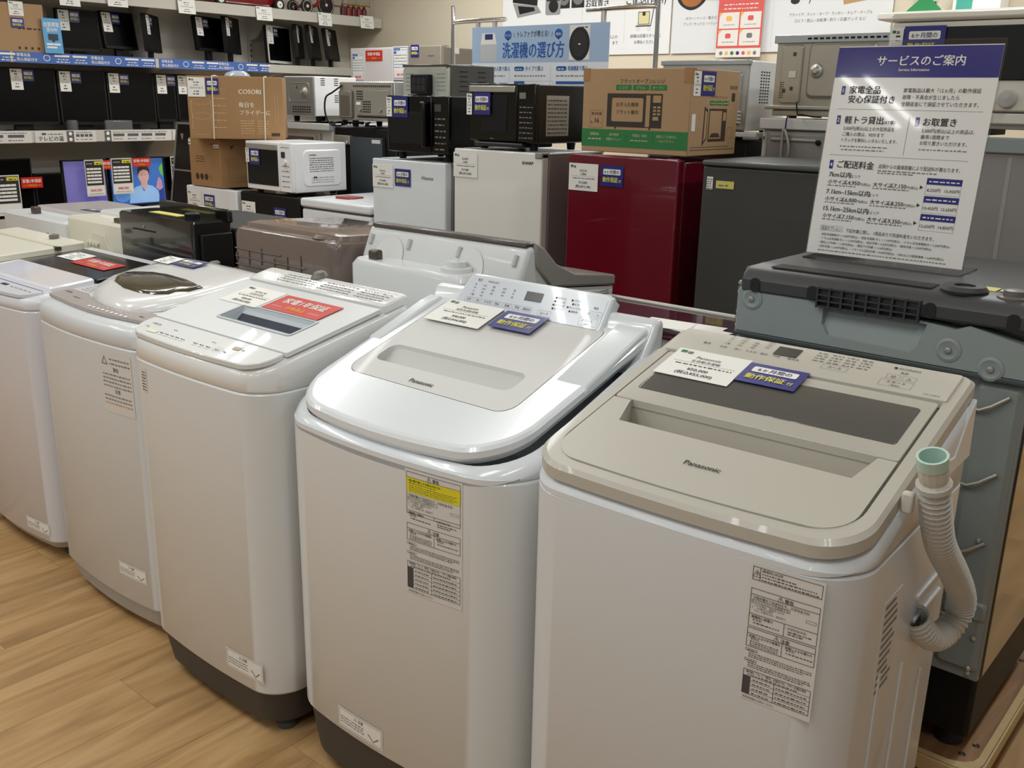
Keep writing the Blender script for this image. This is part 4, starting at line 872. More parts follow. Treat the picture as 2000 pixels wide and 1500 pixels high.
# ================================================================ microwaves and cartons standing on them
def microwave(label, x0, x1, z0, z1, d, y, body, front, m_ctl, split=.76, feet=.02, yaw=0, name='microwave_oven', group='microwave ovens on the refrigerators'):
    w = x1-x0; r = thing(name, label, 'microwave', ((x0+x1)/2, y, z0-feet), yaw, group); h = z1-z0; b = feet
    for fx in (-.38,.38):
        for fy in (.05, d-.06): MB().lathe([(0,0),(.016,0),(.02,feet+.004),(0,feet+.004)], (fx*w, fy, 0), n=10).build('foot', BLACKM, r)
    MB().box(-w/2,w/2,.018,d,b,b+h).build('body', body, r, bevel=.006, seg=3)
    xs = -w/2+w*split
    dr = bx('door', -w/2, xs-.002, 0, .02, b+.004, b+h, front, r, .004); ct = bx('control_panel', xs, w/2, 0, .02, b+.004, b+h, m_ctl, r, .004)
    return r, dr, ct, w, h, b, xs
# white microwave
r, dr, ct, w, h, b, xs = microwave('white microwave with dark glass door and label on its side', -4.545, -4.15, .965, 1.218, .36, 3.1, mat('mw_white', (234,234,236), .3, coat=.3), mat('mw_white'), mat('mw_white'), .74, feet=.0165)
bx('door_glass', -w/2+.012, xs-.012, -.003, 0, b+.03, b+h-.04, BLACK, dr, .001); bx('door_bar', -w/2+.012, xs-.012, -.006, 0, b+h-.04, b+h-.012, GALV, dr, .002)
bx('lcd', xs+.02, xs+.05, -.003, 0, b+h-.075, b+h-.045, mat('lcd_dark'), ct, 0)
g = MB(); g.greek(xs+.02,w/2-.02,b+h-.025,.008,0,y=-.001)
for i in range(5): g.greek(xs+.02,w/2-.02,b+.03+.026*i,.009,0,y=-.001)
g.build('key_print', INKG, ct, smooth=0); MB().lathe([(0,0),(.014,0),(.013,-.012),(0,-.012)], (xs+.05,-.001,b+.155), 'y', 18).build('dial', mat('mw_white'), ct)
g = MB(); g.M = Matrix.Translation((w/2,0,0)) @ Matrix.Rotation(pi/2,4,'Z')
q = rrect(.07,.325,b+.03,b+h-.035,.03); g.wall(q, -.006, .002, ch=.005); g.build('pressed_panel', mat('mw_white'), r)
g = MB(); g.M = Matrix.Translation((w/2+.0062,0,0)) @ Matrix.Rotation(pi/2,4,'Z'); g.text('TOSHIBA', .13, b+h-.065, .012, 0, bold=.02)
for i in range(7): g.greek(.11,.27,b+h-.08-.011*i,.007,0)
for i in range(3): g.greek(.12,.27,b+.05+.012*i,.006,1)
g.poly([(.135,b+.065),(.145,b+.08),(.155,b+.065),(.155,b+.085),(.145,b+.075),(.135,b+.085)], 0); g.build('rating_print', [INK, INKG], r, smooth=0)
price_card('narrow price card on the white microwave door', (-4.525,3.094,1.145), w=.03, h=.075)
warranty_tag('navy six-month warranty tag on the white microwave door', (-4.458,3.094,1.14), w=.085, h=.085)
# black microwave with handle
r, dr, ct, w, h, b, xs = microwave('black microwave with vertical bar handle on the cool white refrigerator', -3.43, -3.035, 1.213, 1.462, .36, 3.11, BLACKM, BLACK, BLACK, .73, feet=.03)
bx('door_glass', -w/2+.02, xs-.045, -.0025, 0, b+.04, b+h-.07, SCREENG, dr, .001); MB().box(xs-.035,xs-.012,-.035,-.004,b+.03,b+h-.025).build('handle', BLACK, dr, bevel=.008, seg=3)
bx('handle_cap', xs-.036, xs-.012, -.036, -.02, b+h-.03, b+h-.024, CHROME, dr, 0)
bx('lcd', xs+.02, xs+.06, -.003, 0, b+h-.065, b+h-.035, mat('lcd_grey', (70,70,68), .3), ct, 0)
g = MB()
for i in range(6): g.greek(xs+.02,w/2-.02,b+.02+.026*i,.011,0,y=-.001)
g.build('key_print', INKG, ct, smooth=0)
price_card('narrow price card on the black microwave with bar handle', (-3.412,3.105,1.412), w=.035, h=.085)
warranty_tag('navy six-month warranty tag on the black microwave with bar handle', (-3.34,3.105,1.412), w=.1, h=.09)
# black flatbed microwave
r, dr, ct, w, h, b, xs = microwave('black flatbed microwave with silver bar on the warm white refrigerator', -2.905, -2.545, 1.282, 1.515, .36, 3.1, mat('black_satin', (14,13,14), .3), BLACK, BLACK, .74, feet=.03)
bx('door_bar', -w/2+.004, xs-.01, -.008, 0, b+h-.034, b+h-.008, STEEL, dr, .003); bx('door_glass', -w/2+.07, xs-.055, -.002, 0, b+.04, b+h-.045, SCREENG, dr, .001)
bx('lcd', xs+.012, xs+.045, -.003, 0, b+h-.058, b+h-.034, mat('lcd_green_grey', (118,124,112), .3), ct, 0)
g = MB()
for i in range(7): g.greek(xs+.012,w/2-.012,b+.02+.02*i,.008,0,y=-.001)
g.build('key_print', INKG, ct, smooth=0); label_text(r, 'Haier', -.05, b+.012, .01, INKG)
g = MB(); g.M = Matrix.Translation((w/2,0,0)) @ Matrix.Rotation(pi/2,4,'Z'); g.rect(.07,.22,b+.03,b+.19,0,y=-.001)
for i in range(9): g.greek(.08,.21,b+.04+.016*i,.008,1,y=-.0015)
g.build('rating_print', [GALV, INK], r, smooth=0)
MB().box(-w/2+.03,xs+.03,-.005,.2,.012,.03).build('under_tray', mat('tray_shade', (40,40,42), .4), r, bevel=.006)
price_card('narrow price card on the black flatbed microwave', (-2.897,3.09,1.432), w=.03, h=.085)
warranty_tag('navy six-month warranty tag on the black flatbed microwave', (-2.826,3.09,1.435), w=.095, h=.088)
# white steam oven
r = thing('steam_oven', 'white steam oven with dark window and round dial on the tall grey refrigerator', 'oven', (-.9,3.1,1.376), 0)
OV = mat('oven_white', (222,218,208), .28, coat=.3, var=.01)
for fx in (-.2,.0,.2): MB().box(fx-.03,fx+.03,.03,.3,.0,.02).build('foot', BLACKM, r, bevel=.002)
MB().box(-.255,.255,.02,.4,.02,.325).build('body', OV, r, bevel=.01); MB().box(-.262,.262,-.012,.41,.322,.346).build('top_cover', OV, r, bevel=.012, seg=4)
dr = bx('door', -.255, .255, -.004, .022, .07, .32, OV, r, .006, 3); bx('door_window', -.22, .16, -.008, -.002, .155, .305, mat('oven_glass', (26,24,22), .12, coat=.6), dr, .008, 3)
bx('lower_trim', -.25, .255, -.002, .02, .035, .065, OV, r, .004); bx('trim_gap', -.25, .25, .002, .015, .064, .071, mat('gap_brown', (90,84,76), .5), r, 0)
MB().lathe([(0,0),(.026,0),(.026,-.006),(.022,-.018),(0,-.019)], (.1,-.004,.105), 'y', 26).build('dial', mat('dial_silver', (196,194,190), .25, metal=.4), dr)
g = MB(); g.greek(.035,.06,.12,.006,0,y=-.005); g.greek(.14,.16,.12,.006,0,y=-.005); g.build('dial_print', INKG, dr, smooth=0)
warranty_tag('navy six-month warranty tag on the steam oven window', (-1.053,3.087,1.642), w=.12, h=.085)
price_card('white price card at the top left of the steam oven', (-1.13,3.092,1.635), w=.055, h=.09)

def carton(name, label, x0, x1, y0, d, z0, z1, m, yaw=0, group='cartons stacked on appliances'):
    w = x1-x0; r = thing(name, label, 'carton', ((x0+x1)/2, y0, z0), yaw, group); h = z1-z0
    MB().box(-w/2,w/2,0,d,0,h).build('box', m, r, bevel=.003)
    return r, w, h
# microwave carton on the red refrigerator
r, w, h = carton('microwave_carton', 'tan microwave carton with green band on the red refrigerator', -2.324, -1.85, 3.12, .355, 1.267, 1.572, KRAFT)
bx('tape', -w/2-.001, -w/2+.03, -.001, .03, h-.045, h+.001, mat('packing_tape', (166,124,78), .3, coat=.4), r, 0); bx('tape', w/2-.03, w/2+.001, -.001, .03, h-.05, h+.001, mat('packing_tape'), r, 0)
g = MB(); g.rect(-w/2+.0005, w/2-.0005, .02, .085, 0)
g.text('フラットオープンレンジ', .03, .253, .018, 1, wmax=.24)
for i, s_ in enumerate(('レンジ','グリル','オープン')): g.rect(-.085+.076*i, -.015+.076*i, .228, .247, 0); g.text(s_, -.05+.076*i, .232, .013, 4)
q = [(-.12,.098),(.12,.098),(.118,.232-.018),(-.12,.232-.018)]
g.rect(-.122,.122,.095,.216,2); g.rect(-.1,.04,.115,.2,3,y=-.0009,r=.006); g.rect(.052,.07,.098,.21,3,y=-.0009); g.rect(.082,.116,.185,.21,3,y=-.0009)
for i in range(3):
    for j in range(2): g.rect(.084+.018*j,.097+.018*j,.165-.012*i,.172-.012*i,3,y=-.0009)
g.rect(.084,.108,.122,.135,3,y=-.0009); g.rect(-.085,-.078,.088,.095,2); g.rect(.068,.075,.088,.095,2)
g.text('お手入れ簡単', -.03, .17, .017, 1, y=-.0013, bold=.015, wmax=.11); g.text('フラット庫内', -.03, .143, .017, 1, y=-.0013, bold=.015, wmax=.11)
g.frame(-.2,-.14,.09,.155,.0006,1); g.text('庫内容量', -.17, .137, .012, 1, wmax=.05); g.text('16', -.167, .108, .025, 1, bold=.02); g.text('約', -.192, .106, .01, 1); g.text('L', -.147, .106, .01, 1)
g.text('ZEREAL', -.175, .062, .013, 5, bold=.02); g.greek(-.205,-.145,.046,.008,5)
for x, a, b_ in ((-.085,'操作簡単','自動メニュー'), (.03,'付属品：角皿',''), (.145,'全国どこでも使える','ヘルツフリー')):
    g.text(a, x, .062, .011, 5, wmax=.085)
    if b_: g.text(b_, x, .045, .012, 5, wmax=.085)
    else: g.greek(x-.04,x+.04,.046,.006,5)
for x in (-.03,.088): g.rect(x,x+.0008,.04,.075,5)
g.build('carton_print', [GREEN, INKB, mat('ink_dark_brown', (52,42,34), .6), KRAFT, KGREY, KGREY], r, smooth=0)
g = MB(); g.M = Matrix.Translation((w/2,0,0)) @ Matrix.Rotation(pi/2,4,'Z')
g.text('フラットオープンレンジ', .2, .205, .012, 1, wmax=.16)
for i in range(3): g.rect(.14+.048*i,.182+.048*i,.18,.196,0); g.greek(.145+.048*i,.178+.048*i,.185,.007,4,y=-.001)
g.poly([(.1,.035),(.13,.06),(.13,.165),(.105,.175)], 1); g.poly([(.108,.05),(.125,.065),(.125,.155),(.11,.162)], 3, y=-.001)
g.rect(.14,.27,.05,.168,5); g.rect(.145,.235,.06,.16,3,y=-.0009); g.poly([(.15,.065),(.23,.065),(.215,.08),(.165,.08)], 1, y=-.0012); g.rect(.24,.268,.055,.165,1,y=-.0009); g.rect(.243,.265,.125,.155,3,y=-.0012)
g.greek(.02,.34,.02,.005,1); g.greek(.02,.3,.03,.004,1); g.text('取扱注意', .31, .24, .014, 1, wmax=.06); g.rect(.3,.325,.195,.225,1); g.frame(.285,.32,.06,.1,.0008,1)
g.build('carton_print', [GREEN, INKB, INKB, KRAFT, KGREY, INKB], r, smooth=0)
st = MB().box(-.013,.013,0,.001,-.03,.03).build('sticker', PAPER, smooth=0); st.location = (-1.8488,3.15,1.385); st.rotation_euler = (0,0,pi/2); tag(st, 'narrow white sticker on the corner of the green-banded carton', 'sticker')
price_card('narrow price card on the side of the green-banded carton', (-1.8485,3.16,1.52), pi/2, w=.05, h=.085)
warranty_tag('navy six-month warranty tag on the side of the green-banded carton', (-1.8485,3.24,1.522), pi/2, w=.1, h=.085)
# stacked cartons on the left
r, w, h = carton('cardboard_carton', 'brown carton with round care marks under the corded carton', -5.1, -4.79, 3.1, .36, .947, 1.213, KRAFT2)
g = MB()
for i, x in enumerate((-.085,-.04,.005,.05)): g.poly(circle(x,.055,.018,20), 0) if i < 3 else g.poly(circle(x,.055,.017,20), 1)
for i in range(3): g.greek(-.09,.0,.165-.014*i,.007,0)
g.frame(-.085,.0,.12,.16,.0006,0); g.greek(.06,.12,.235,.008,0)
g.build('carton_print', [INKB, mat('ink_tan', (150,112,70), .7)], r, smooth=0)
g = MB(); g.M = Matrix.Translation((w/2,0,0)) @ Matrix.Rotation(pi/2,4,'Z'); g.poly([(.06,.235),(.075,.225),(.09,.235),(.075,.21)], 0)
for a, b_ in ((.05,.18),(.19,.3)): g.frame(a,b_,.03,.16,.0008,0)
g.build('carton_print', [INKB], r, smooth=0)
for i, (x, z, ww, hh_) in enumerate(((-5.09,1.19,.022,.03),(-4.825,1.175,.05,.018))):
    st = MB().box(-ww/2,ww/2,0,.001,-hh_/2,hh_/2).build('sticker', PAPER, smooth=0); st.location = (x,3.098,z); tag(st, ('tiny white sticker at the top left of the lower brown carton','small white barcode sticker on the lower brown carton')[i], 'sticker')
    g = MB(); g.greek(-ww*.4,ww*.4,-hh_*.2,hh_*.4,0); g.build('print', INK, st, smooth=0)
r, w, h = carton('air_fryer_carton', 'large tan corded carton printed in white, topmost of the left stack', -4.92, -4.42, 3.14, .3, 1.2185, 1.545, KRAFT2, yaw=rad(50))
fr_ = lambda x, z: (-4.67+x*math.cos(rad(50))+.004*math.sin(rad(50)), 3.14+x*math.sin(rad(50))-.004*math.cos(rad(50)), z)
for x in (-.12,.15):
    g = MB(); g.tube([(x-.004,-.004,.0),(x,-.004,h*.5),(x+.003,-.004,h),(x+.003,.15,h+.004),(x,.304,h)], .0036, 6); g.build('cord', ROPE, r)
g = MB(); g.text('COSORI', .075, .238, .033, 0, bold=.03); g.text('毎日を', .055, .17, .029, 0, bold=.015); g.text('フライデーに', .098, .13, .028, 0, bold=.015, wmax=.18); g.text('エアフライヤー', -.11, .25, .018, 1, wmax=.14)
for i in range(6): g.greek(.02,.09,.095-.013*i,.007,1); g.greek(.11,.17,.095-.013*i,.006,1)
for i in range(5): g.greek(-.12,-.055,.21-.038*i,.008,1)
for k in range(2):
    cz = .195-.075*k; g.ring([(-.182+.05*math.cos(2*pi*i/24), -.0007, cz+.017*math.sin(2*pi*i/24)) for i in range(24)], [(-.182+.048*math.cos(2*pi*i/24), -.0007, cz+.0155*math.sin(2*pi*i/24)) for i in range(24)], 1)
g.rect(-.233,-.231,.05,.2,1); g.rect(-.133,-.131,.05,.2,1); g.rect(-.22,-.145,.022,.0235,1); g.frame(.205,.22,.09,.23,.001,1); g.rect(.18,.225,.018,.035,2)
g.build('carton_print', [mat('ink_cream', (232,224,204), .6), mat('ink_pale_tan', (206,176,132), .7), INKB], r, smooth=0)
bg = MB(); bg.loft([[(x,y,0) for x,y in circle(0,0,.07,14)], [(x*(1+.1*math.sin(5*x*90)),y,.016) for x,y in circle(0,0,.06,14)], [(x,y,.028) for x,y in circle(.01,0,.03,14)]]); o = bg.build('plastic_bag', PLASTICB); o.location = (-4.73,3.2,1.548); tag(o, 'crumpled clear plastic bag on top of the corded carton', 'bag')
price_card('white price card at the top left of the corded carton', fr_(-.2,1.487), rad(50), w=.09, h=.1)
warranty_tag('navy six-month warranty tag on the corded carton beside its price card', fr_(-.118,1.493), rad(50), w=.066, h=.08)
# ---- leaning dark display panel behind the freezer
r = thing('display_panel', 'tall dark two-part panel in a silver frame leaning behind the cartons', 'panel', (-5.73,3.36,0), 0)
ln = Matrix.Rotation(-rad(9.5),4,'X')
g = MB(); g.M = ln
for a in ((-.28,.28,0,.02,0,.014),(-.28,.28,0,.02,1.276,1.29),(-.28,-.266,0,.02,0,1.29),(.266,.28,0,.02,0,1.29),(-.28,.28,0,.02,.975,.985)): g.box(*a)
g.build('frame', GALV, r)
for a, b_ in ((.014,.975),(.985,1.276)):
    g = MB(); g.M = ln; g.box(-.266,.266,.004,.016,a,b_); g.build('panel_sheet', mat('dark_brown_sheet', (28,20,18), .35), r)
MB().tube([(-.2,.2,1.2),(-.2,.42,.01)], .01, 8).build('strut', GALV, r); MB().tube([(.2,.2,1.2),(.2,.42,.01)], .01, 8).build('strut', GALV, r)
# ================================================================ third row: appliances seen from behind (backs at y = 3.7)
YB = 3.7
GRP = 'refrigerators turned back to back'
def back_fridge(label, x0, x1, zt, m, d=.5): return fridge('refrigerator', label, x0, x1, zt, m, m, y=YB, d=d, group=GRP, back=True)
def oven_back(label, x0, x1, z0, z1, d, m_back, m_side, feet=.02, name='microwave_oven', yb=YB):
    w = x1-x0; h = z1-z0; r = thing(name, label, 'microwave', ((x0+x1)/2, yb, z0-feet), 0, 'ovens seen from behind')
    for fx in (-.36,.36):
        for fy in (.06,d-.06): MB().lathe([(0,0),(.016,0),(.02,feet+.004),(0,feet+.004)], (fx*w,fy,0), n=10).build('foot', BLACKM, r)
    MB().box(-w/2,w/2,.006,d,feet,feet+h).build('housing', m_side, r, bevel=.005)
    bk = MB().box(-w/2+.004,w/2-.004,-.004,.01,feet+.004,feet+h-.004).build('back_plate', m_back, r, bevel=.003)
    return r, bk, w, h, feet
def side_slits(r, w, b, h, rows, cols, y0, dy, z0, dz, L=.03, m=None):
    for i in range(cols):
        for j in range(rows): bx('side_slit', w/2-.001, w/2+.0008, y0+dy*i, y0+dy*i+L, b+z0+dz*j, b+z0+dz*j+.005, m or INK, r, 0)
# left: white microwave on a white and brown refrigerator
r = back_fridge('white refrigerator with brown back panel, leftmost of the back-turned refrigerators', -5.05, -4.575, 1.3, mat('fridge_back_white', (212,212,210), .4))
bx('back_panel', -.2, .06, -.004, .02, .3, 1.22, mat('back_brown', (92,80,66), .6), r, .003); bx('back_post', .1, .14, -.004, .022, .3, 1.24, GALV, r, .003); MB().box(-.24,.24,-.012,.46,1.26,1.3).build('top_cap', WHITE, r, bevel=.006)
r, bk, w, h, b = oven_back('white microwave with grey metal back and round knob, above the corded carton', -5.0, -4.708, 1.338, 1.563, .32, mat('grey_oven_back', (138,138,134), .35, metal=.3), mat('mw_white'), feet=.034)
q = rrect(-.09,.11,b+.08,b+.19,.02); q2 = inset(q,.005); g = MB(); g.ring([(x,-.0055,z) for x,z in q], [(x,-.0075,z) for x,z in inset(q,.0025)]); g.ring([(x,-.0075,z) for x,z in inset(q,.0025)], [(x,-.0055,z) for x,z in q2]); g.build('pressed_frame', GALV, bk)
MB().lathe([(.032,0),(.02,-.012),(.01,-.016),(.01,-.028),(0,-.028)], (.06,-.004,b+.135), 'y', 20).build('motor_boss', GALV, bk); bx('slot', -.01, -.006, -.006, -.003, b+.155, b+.172, BLACKM, bk, 0)
for i in range(8):
    for j in range(3): bx('vent_hole', -.055+.022*i, -.043+.022*i, -.0055, -.003, b+.02+.014*j, b+.027+.014*j, BLACKM, bk, 0)
side_slits(r, w, b, h, 4, 2, .05, .1, .175, .012); side_slits(r, w, b, h, 4, 2, .15, .06, .08, .012)
# perforated microwave on a black refrigerator
r = back_fridge('black refrigerator with slate back panel, behind the white microwave', -4.56, -4.03, 1.285, BLACKM)
bx('back_panel', -.1, .17, -.006, .02, .35, 1.235, mat('slate_panel', (64,72,76), .35), r, .003); bx('compressor_plate', -.24, -.1, -.008, .02, 1.19, 1.24, GALV, r, .003)
st = bx('name_plate', .09, .16, -.008, -.004, 1.205, 1.225, PAPERG, r, 0)
MB().lathe([(0,0),(.012,0),(.012,-.01),(.006,-.014),(0,-.014)], (-.12,-.006,1.2), 'y', 12).build('valve', STEEL, r)
cb = MB(); random.seed(3)
for k in range(4): cb.tube(spline([(-.2+.1*k+random.uniform(-.03,.03), .02+random.uniform(-.04,.05), .006+random.uniform(0,.02)) for _ in range(7)], 5), .0045, 6)
o = cb.build('power_cable', BLACKM); o.location = (-4.33,3.66,1.2905); tag(o, 'tangled black power cable on the black refrigerator', 'cable')
r, bk, w, h, b = oven_back('silver microwave with perforated metal back and power cord', -4.478, -4.03, 1.325, 1.535, .3, GALV, mat('mw_white'), feet=.037)
g = MB()
for i in range(19): bx('vent_hole', -.1+.0165*i, -.09+.0165*i, -.006, -.003, b+h-.03, b+h-.02, BROWND, bk, 0)
bx('pressed_panel', -.075, .195, -.009, -.003, b+.03, b+h-.045, mat('perforated_grey', (158,156,148), .4, metal=.4), bk, .004)
for i in range(5):
    for j in range(9):
        if (i < 4 and j > 2) or j <= 4: bx('vent_hole', -.066+.014*i+(.0 if j > 4 else .05), -.058+.014*i+(.0 if j > 4 else .05), -.011, -.008, b+.045+.0135*j, b+.052+.0135*j, BLACKM, bk, 0)
bx('cable_box', -.21, -.1, -.022, -.003, b+.012, b+h-.05, mat('cable_box_grey', (130,128,120), .4, metal=.3), bk, .006); bx('cable_box_window', -.195, -.115, -.024, -.02, b+.025, b+h-.075, mat('smoke_brown', (92,88,80), .2), bk, .003)
for x in (-.035,.13): MB().lathe([(0,0),(.014,0),(.01,-.012),(0,-.014)], (x,-.009,b+.06), 'y', 14).build('knob', STEEL, bk)
bx('plate_label', -.07, -.035, -.012, -.008, b+.085, b+.1, PAPER, bk, 0); bx('bottom_slot', -.065, .195, -.01, -.003, b+.018, b+.026, BLACKM, bk, 0)
MB().tube(spline([(-.19,-.01,b+h-.022),(-.25,-.03,b+h-.06),(-.3,-.04,b+.12),(-.31,-.04,b+.04),(-.28,-.03,.012),(-.2,-.02,.006)], 8), .005, 8).build('power_cord', BLACKM, r)
# dark toaster oven
r = back_fridge('dark refrigerator hidden behind the black microwave with bar handle', -3.99, -3.52, 1.385, BLACKM)
r, bk, w, h, b = oven_back('dark oven with silver back plate and black exhaust box', -3.945, -3.605, 1.418, 1.62, .34, GALV, mat('oven_dark_grey', (66,64,62), .4), feet=.032, name='toaster_oven')
MB().wall(rrect(-.165,.165,b+.004,b+h-.008,.03), -.01, .0).build('pressed_sheet', mat('pale_galvanised', (182,186,178), .4, metal=.35), bk)
MB().box(-.07,.055,-.05,-.008,b+.055,b+h-.05).build('exhaust_box', BLACKM, bk, bevel=.004)
for i in range(3):
    for j in range(2): bx('exhaust_slot', -.058+.035*i, -.028+.035*i, -.0515, -.049, b+.07+.035*j, b+.1+.035*j, mat('notch_dark'), bk, 0)
MB().tube([(-.1,-.03,b+.035),(.06,-.035,b+.035)], .018, 10).build('plug', BLACKM, bk)
for s_ in (-1,1):
    for j in range(5): bx('louvre', s_*.115-.028, s_*.115+.028, -.013, -.009, b+.075+.02*j, b+.08+.02*j, GALV, bk, .001)
bx('name_plate', -.12, .12, -.014, -.008, b+.004, b+.03, GALV, bk, .004); MB().box(-w/2,w/2,-.012,.01,b+h-.012,b+h).build('top_flange', BROWND, bk, bevel=.003)
side_slits(r, w, b, h, 5, 2, .07, .14, .07, .024, .06, BLACKM)
o = MB().box(-.1,.1,-.09,.09,0,.004).build('paper_sheet', PAPER, smooth=0); o.location = (-3.72,3.93,1.6215); o.rotation_euler = (0,0,.2); tag(o, 'white papers lying on the dark oven by the chrome pole', 'paper')
# white microwave with side vents, behind the carton
r = back_fridge('black refrigerator half hidden behind the green-banded carton', -2.4, -1.925, 1.31, BLACKM)
r, bk, w, h, b = oven_back('white microwave with side vent holes behind the green-banded carton', -2.34, -1.93, 1.348, 1.623, .34, mat('bluish_steel', (178,184,186), .3, metal=.5), mat('mw_white'), feet=.037)
MB().wall(rrect(-.17,.18,b+.02,b+h-.04,.02), -.012, .0, ch=.006).build('pressed_sheet', mat('bluish_steel'), bk); MB().box(-w/2-.004,w/2+.004,-.01,.012,b+h-.018,b+h+.002).build('top_flange', mat('bluish_steel'), bk, bevel=.003)
for j in range(4): bx('louvre', .1, .19, -.017, -.011, b+.03+.014*j, b+.036+.014*j, WHITE, bk, .001)
for i in range(4):
    for j in range(11): bx('side_hole', w/2-.001, w/2+.0008, .1+.022*i, .112+.022*i, b+.11+.012*j, b+.1155+.012*j, INK, r, 0)
MB().box(-.1,w/2+.05,.0,.1,.012,b-.004).build('base_tray', WHITE, r, bevel=.004)
# big silver oven on a white refrigerator
r = back_fridge('white refrigerator with grey back panel and looped cord, under the big silver oven', -1.862, -1.37, 1.402, mat('fridge_back_white'))
MB().box(-.246,.246,-.012,.03,1.36,1.402).build('top_cap', mat('fridge_back_white'), r, bevel=.004); bx('back_panel', -.215, .24, -.006, .02, .3, 1.352, mat('back_grey', (142,140,136), .45), r, .003); bx('back_plate', -.205, .03, -.012, .0, .35, 1.345, mat('back_grey'), r, .006)
bx('pressed_bar', -.19, .0, -.018, -.01, 1.315, 1.328, GALV, r, .004)
MB().lathe([(0,0),(.01,0),(.01,-.01),(0,-.012)], (.01,-.012,1.315), 'y', 12).build('screw', BLACKM, r); bx('screw_plate', -.235, -.222, -.01, 0, 1.32, 1.332, INKG, r, .001)
g = MB(); loop = [(-.13+.045*math.cos(t)*(.55+.45*math.sin(t*.5)), -.03, 1.3+.06*math.sin(t)) for t in [pi*1.5+2*pi*i/24 for i in range(25)]]; g.tube(loop, .006, 8); g.tube([loop[0], (-.135,-.025,1.2), (-.14,-.02,1.1)], .006, 8); g.build('cord_loop', GALV, r); MB().tube([(-.125,-.03,1.365),(-.122,-.032,1.4),(-.119,-.03,1.415)], .003, 6).build('wire_tie', mat('tie_blue', (44,50,100), .5), r)
r, bk, w, h, b = oven_back('big silver oven with pressed steel back and round motor boss', -1.822, -1.36, 1.44, 1.712, .36, mat('warm_steel', (176,172,158), .34, metal=.6), GALV, feet=.036, name='convection_oven')
MB().wall(rrect(-.2,-.115,b+.02,b+h-.035,.012), -.012, .0, ch=.004).build('pressed_panel', mat('warm_steel'), bk); MB().wall(rrect(-.09,.17,b+.04,b+h-.03,.02), -.02, .0, ch=.01).build('pressed_panel', mat('warm_steel'), bk)
MB().lathe([(.028,0),(.024,-.008),(.016,-.01),(.008,-.016),(0,-.016)], (-.05,-.02,b+.14), 'y', 22).build('motor_boss', STEEL, bk); bx('label_plate', -.165, -.135, -.015, -.011, b+.115, b+.14, PAPERG, bk, .001)
for x, z in ((-.148,.195),(-.18,.06),(-.15,.068)): bx('square_hole', x-.006, x+.006, -.0135, -.011, b+z, b+z+.014, BROWND, bk, 0)
for i in range(3):
    for j in range(8): bx('vent_hole', -.198+.006*i, -.195+.006*i, -.0135, -.011, b+.04+.008*j, b+.044+.008*j, BROWND, bk, 0)
MB().box(-w/2-.006,w/2+.006,-.014,.012,b+h-.03,b+h).build('top_flange', mat('bluish_steel'), bk, bevel=.003)
for i in range(14): bx('flange_slot', -.1+.024*i, -.085+.024*i, -.0155, -.013, b+h-.018, b+h-.011, BLACKM, bk, 0)
MB().box(-w/2-.02,w/2,-.024,.02,b-.004,b+.012).build('bottom_rail', GALV, bk, bevel=.004); MB().box(-w/2+.01,w/2,-.014,.02,.008,b-.004).build('bottom_pan', mat('warm_steel'), bk, bevel=.004)
MB().tube(spline([(-.12,-.016,b+.02),(-.1,-.04,b-.02),(-.08,-.05,.015),(-.03,-.04,.006)], 6), .003, 6).build('earth_wire', BLACKM, bk)

# ================================================================ far row by the back wall
r = fridge('refrigerator', 'tall white refrigerator with price sheets by the back wall', -6.15, -5.665, 1.817, mat('far_white_door', (214,208,208), .3, coat=.2), SIDEGREY, y=5.2, d=.6, group='refrigerators along the back wall', split=.55)
spec_card('blue-lined price sheet reading 88,000 on the tall white refrigerator', (-6.058,5.196,1.675), price='¥88,000', w=.14, h=.215, dark=False)
spec_card('blue-lined price sheet reading 82,900 between the two tall refrigerators', (-5.575,5.194,1.7), price='¥82,900', w=.165, h=.24, dark=False)
guarantee_tag('red guarantee tag on the tall white refrigerator', (-5.872,5.196,1.758), w=.19, h=.075)
r = fridge('refrigerator', 'tall greige refrigerator beside the chrome banner pole', -5.66, -5.158, 1.822, GREIGE, mat('greige_side', (120,113,104), .45), y=5.2, d=.6, group='refrigerators along the back wall', split=.55)
bx('handle_notch', .12, .18, -.003, 0, 1.75, 1.755, INKG, r, 0)
warranty_tag('navy warranty tag on the greige refrigerator', (-5.423,5.196,1.785), w=.085, h=.085)
st = MB().box(-.03,.03,0,.001,-.022,.022).build('sticker', PAPERG, smooth=0); st.location = (-5.1575,5.36,1.79); st.rotation_euler = (0,0,pi/2); tag(st, 'small pale sticker on the side of the greige refrigerator', 'sticker')

# ================================================================ hanging banner between two chrome poles
Yb = 4.35; k = Yb/4.2
r = thing('banner_stand', 'chrome pole stand with two bent arms holding the washer guide banner', 'stand', (-3.45,Yb,0), 0)
xl, xr = -4.067*k+3.45, -2.7*k+3.45
for nm, pts in (('pole', [(xl,0,.02),(xl,0,1.84),(xl+.008,0,1.872),(xl+.04,0,1.885),(xl+.41,0,1.887)]), ('pole', [(xr,0,.02),(xr,0,1.87),(xr-.01,0,1.902),(xr-.05,0,1.915),(xr-.44,0,1.913)])):
    MB().tube(spline(pts, 4), .0125, 12).build(nm, CHROME, r)
MB().box(xl-.02,xr+.02,-.02,.02,.0,.03).build('foot_bar', CHROME, r, bevel=.004)
for x in (xl,xr): MB().box(x-.02,x+.02,-.1,.35,0,.03).build('foot_bar', CHROME, r, bevel=.004)
for x, z in ((xl+.2,1.878),(xl+.33,1.878),(xr-.33,1.905)): bx('clip', x-.012, x+.012, -.01, .01, z-.06, z+.012, mat('clear_clip', (230,230,230), .15, trans=.6), r, .004)
x0, x1, z0, z1 = -3.905*k, -2.968*k, 1.28, 1.848
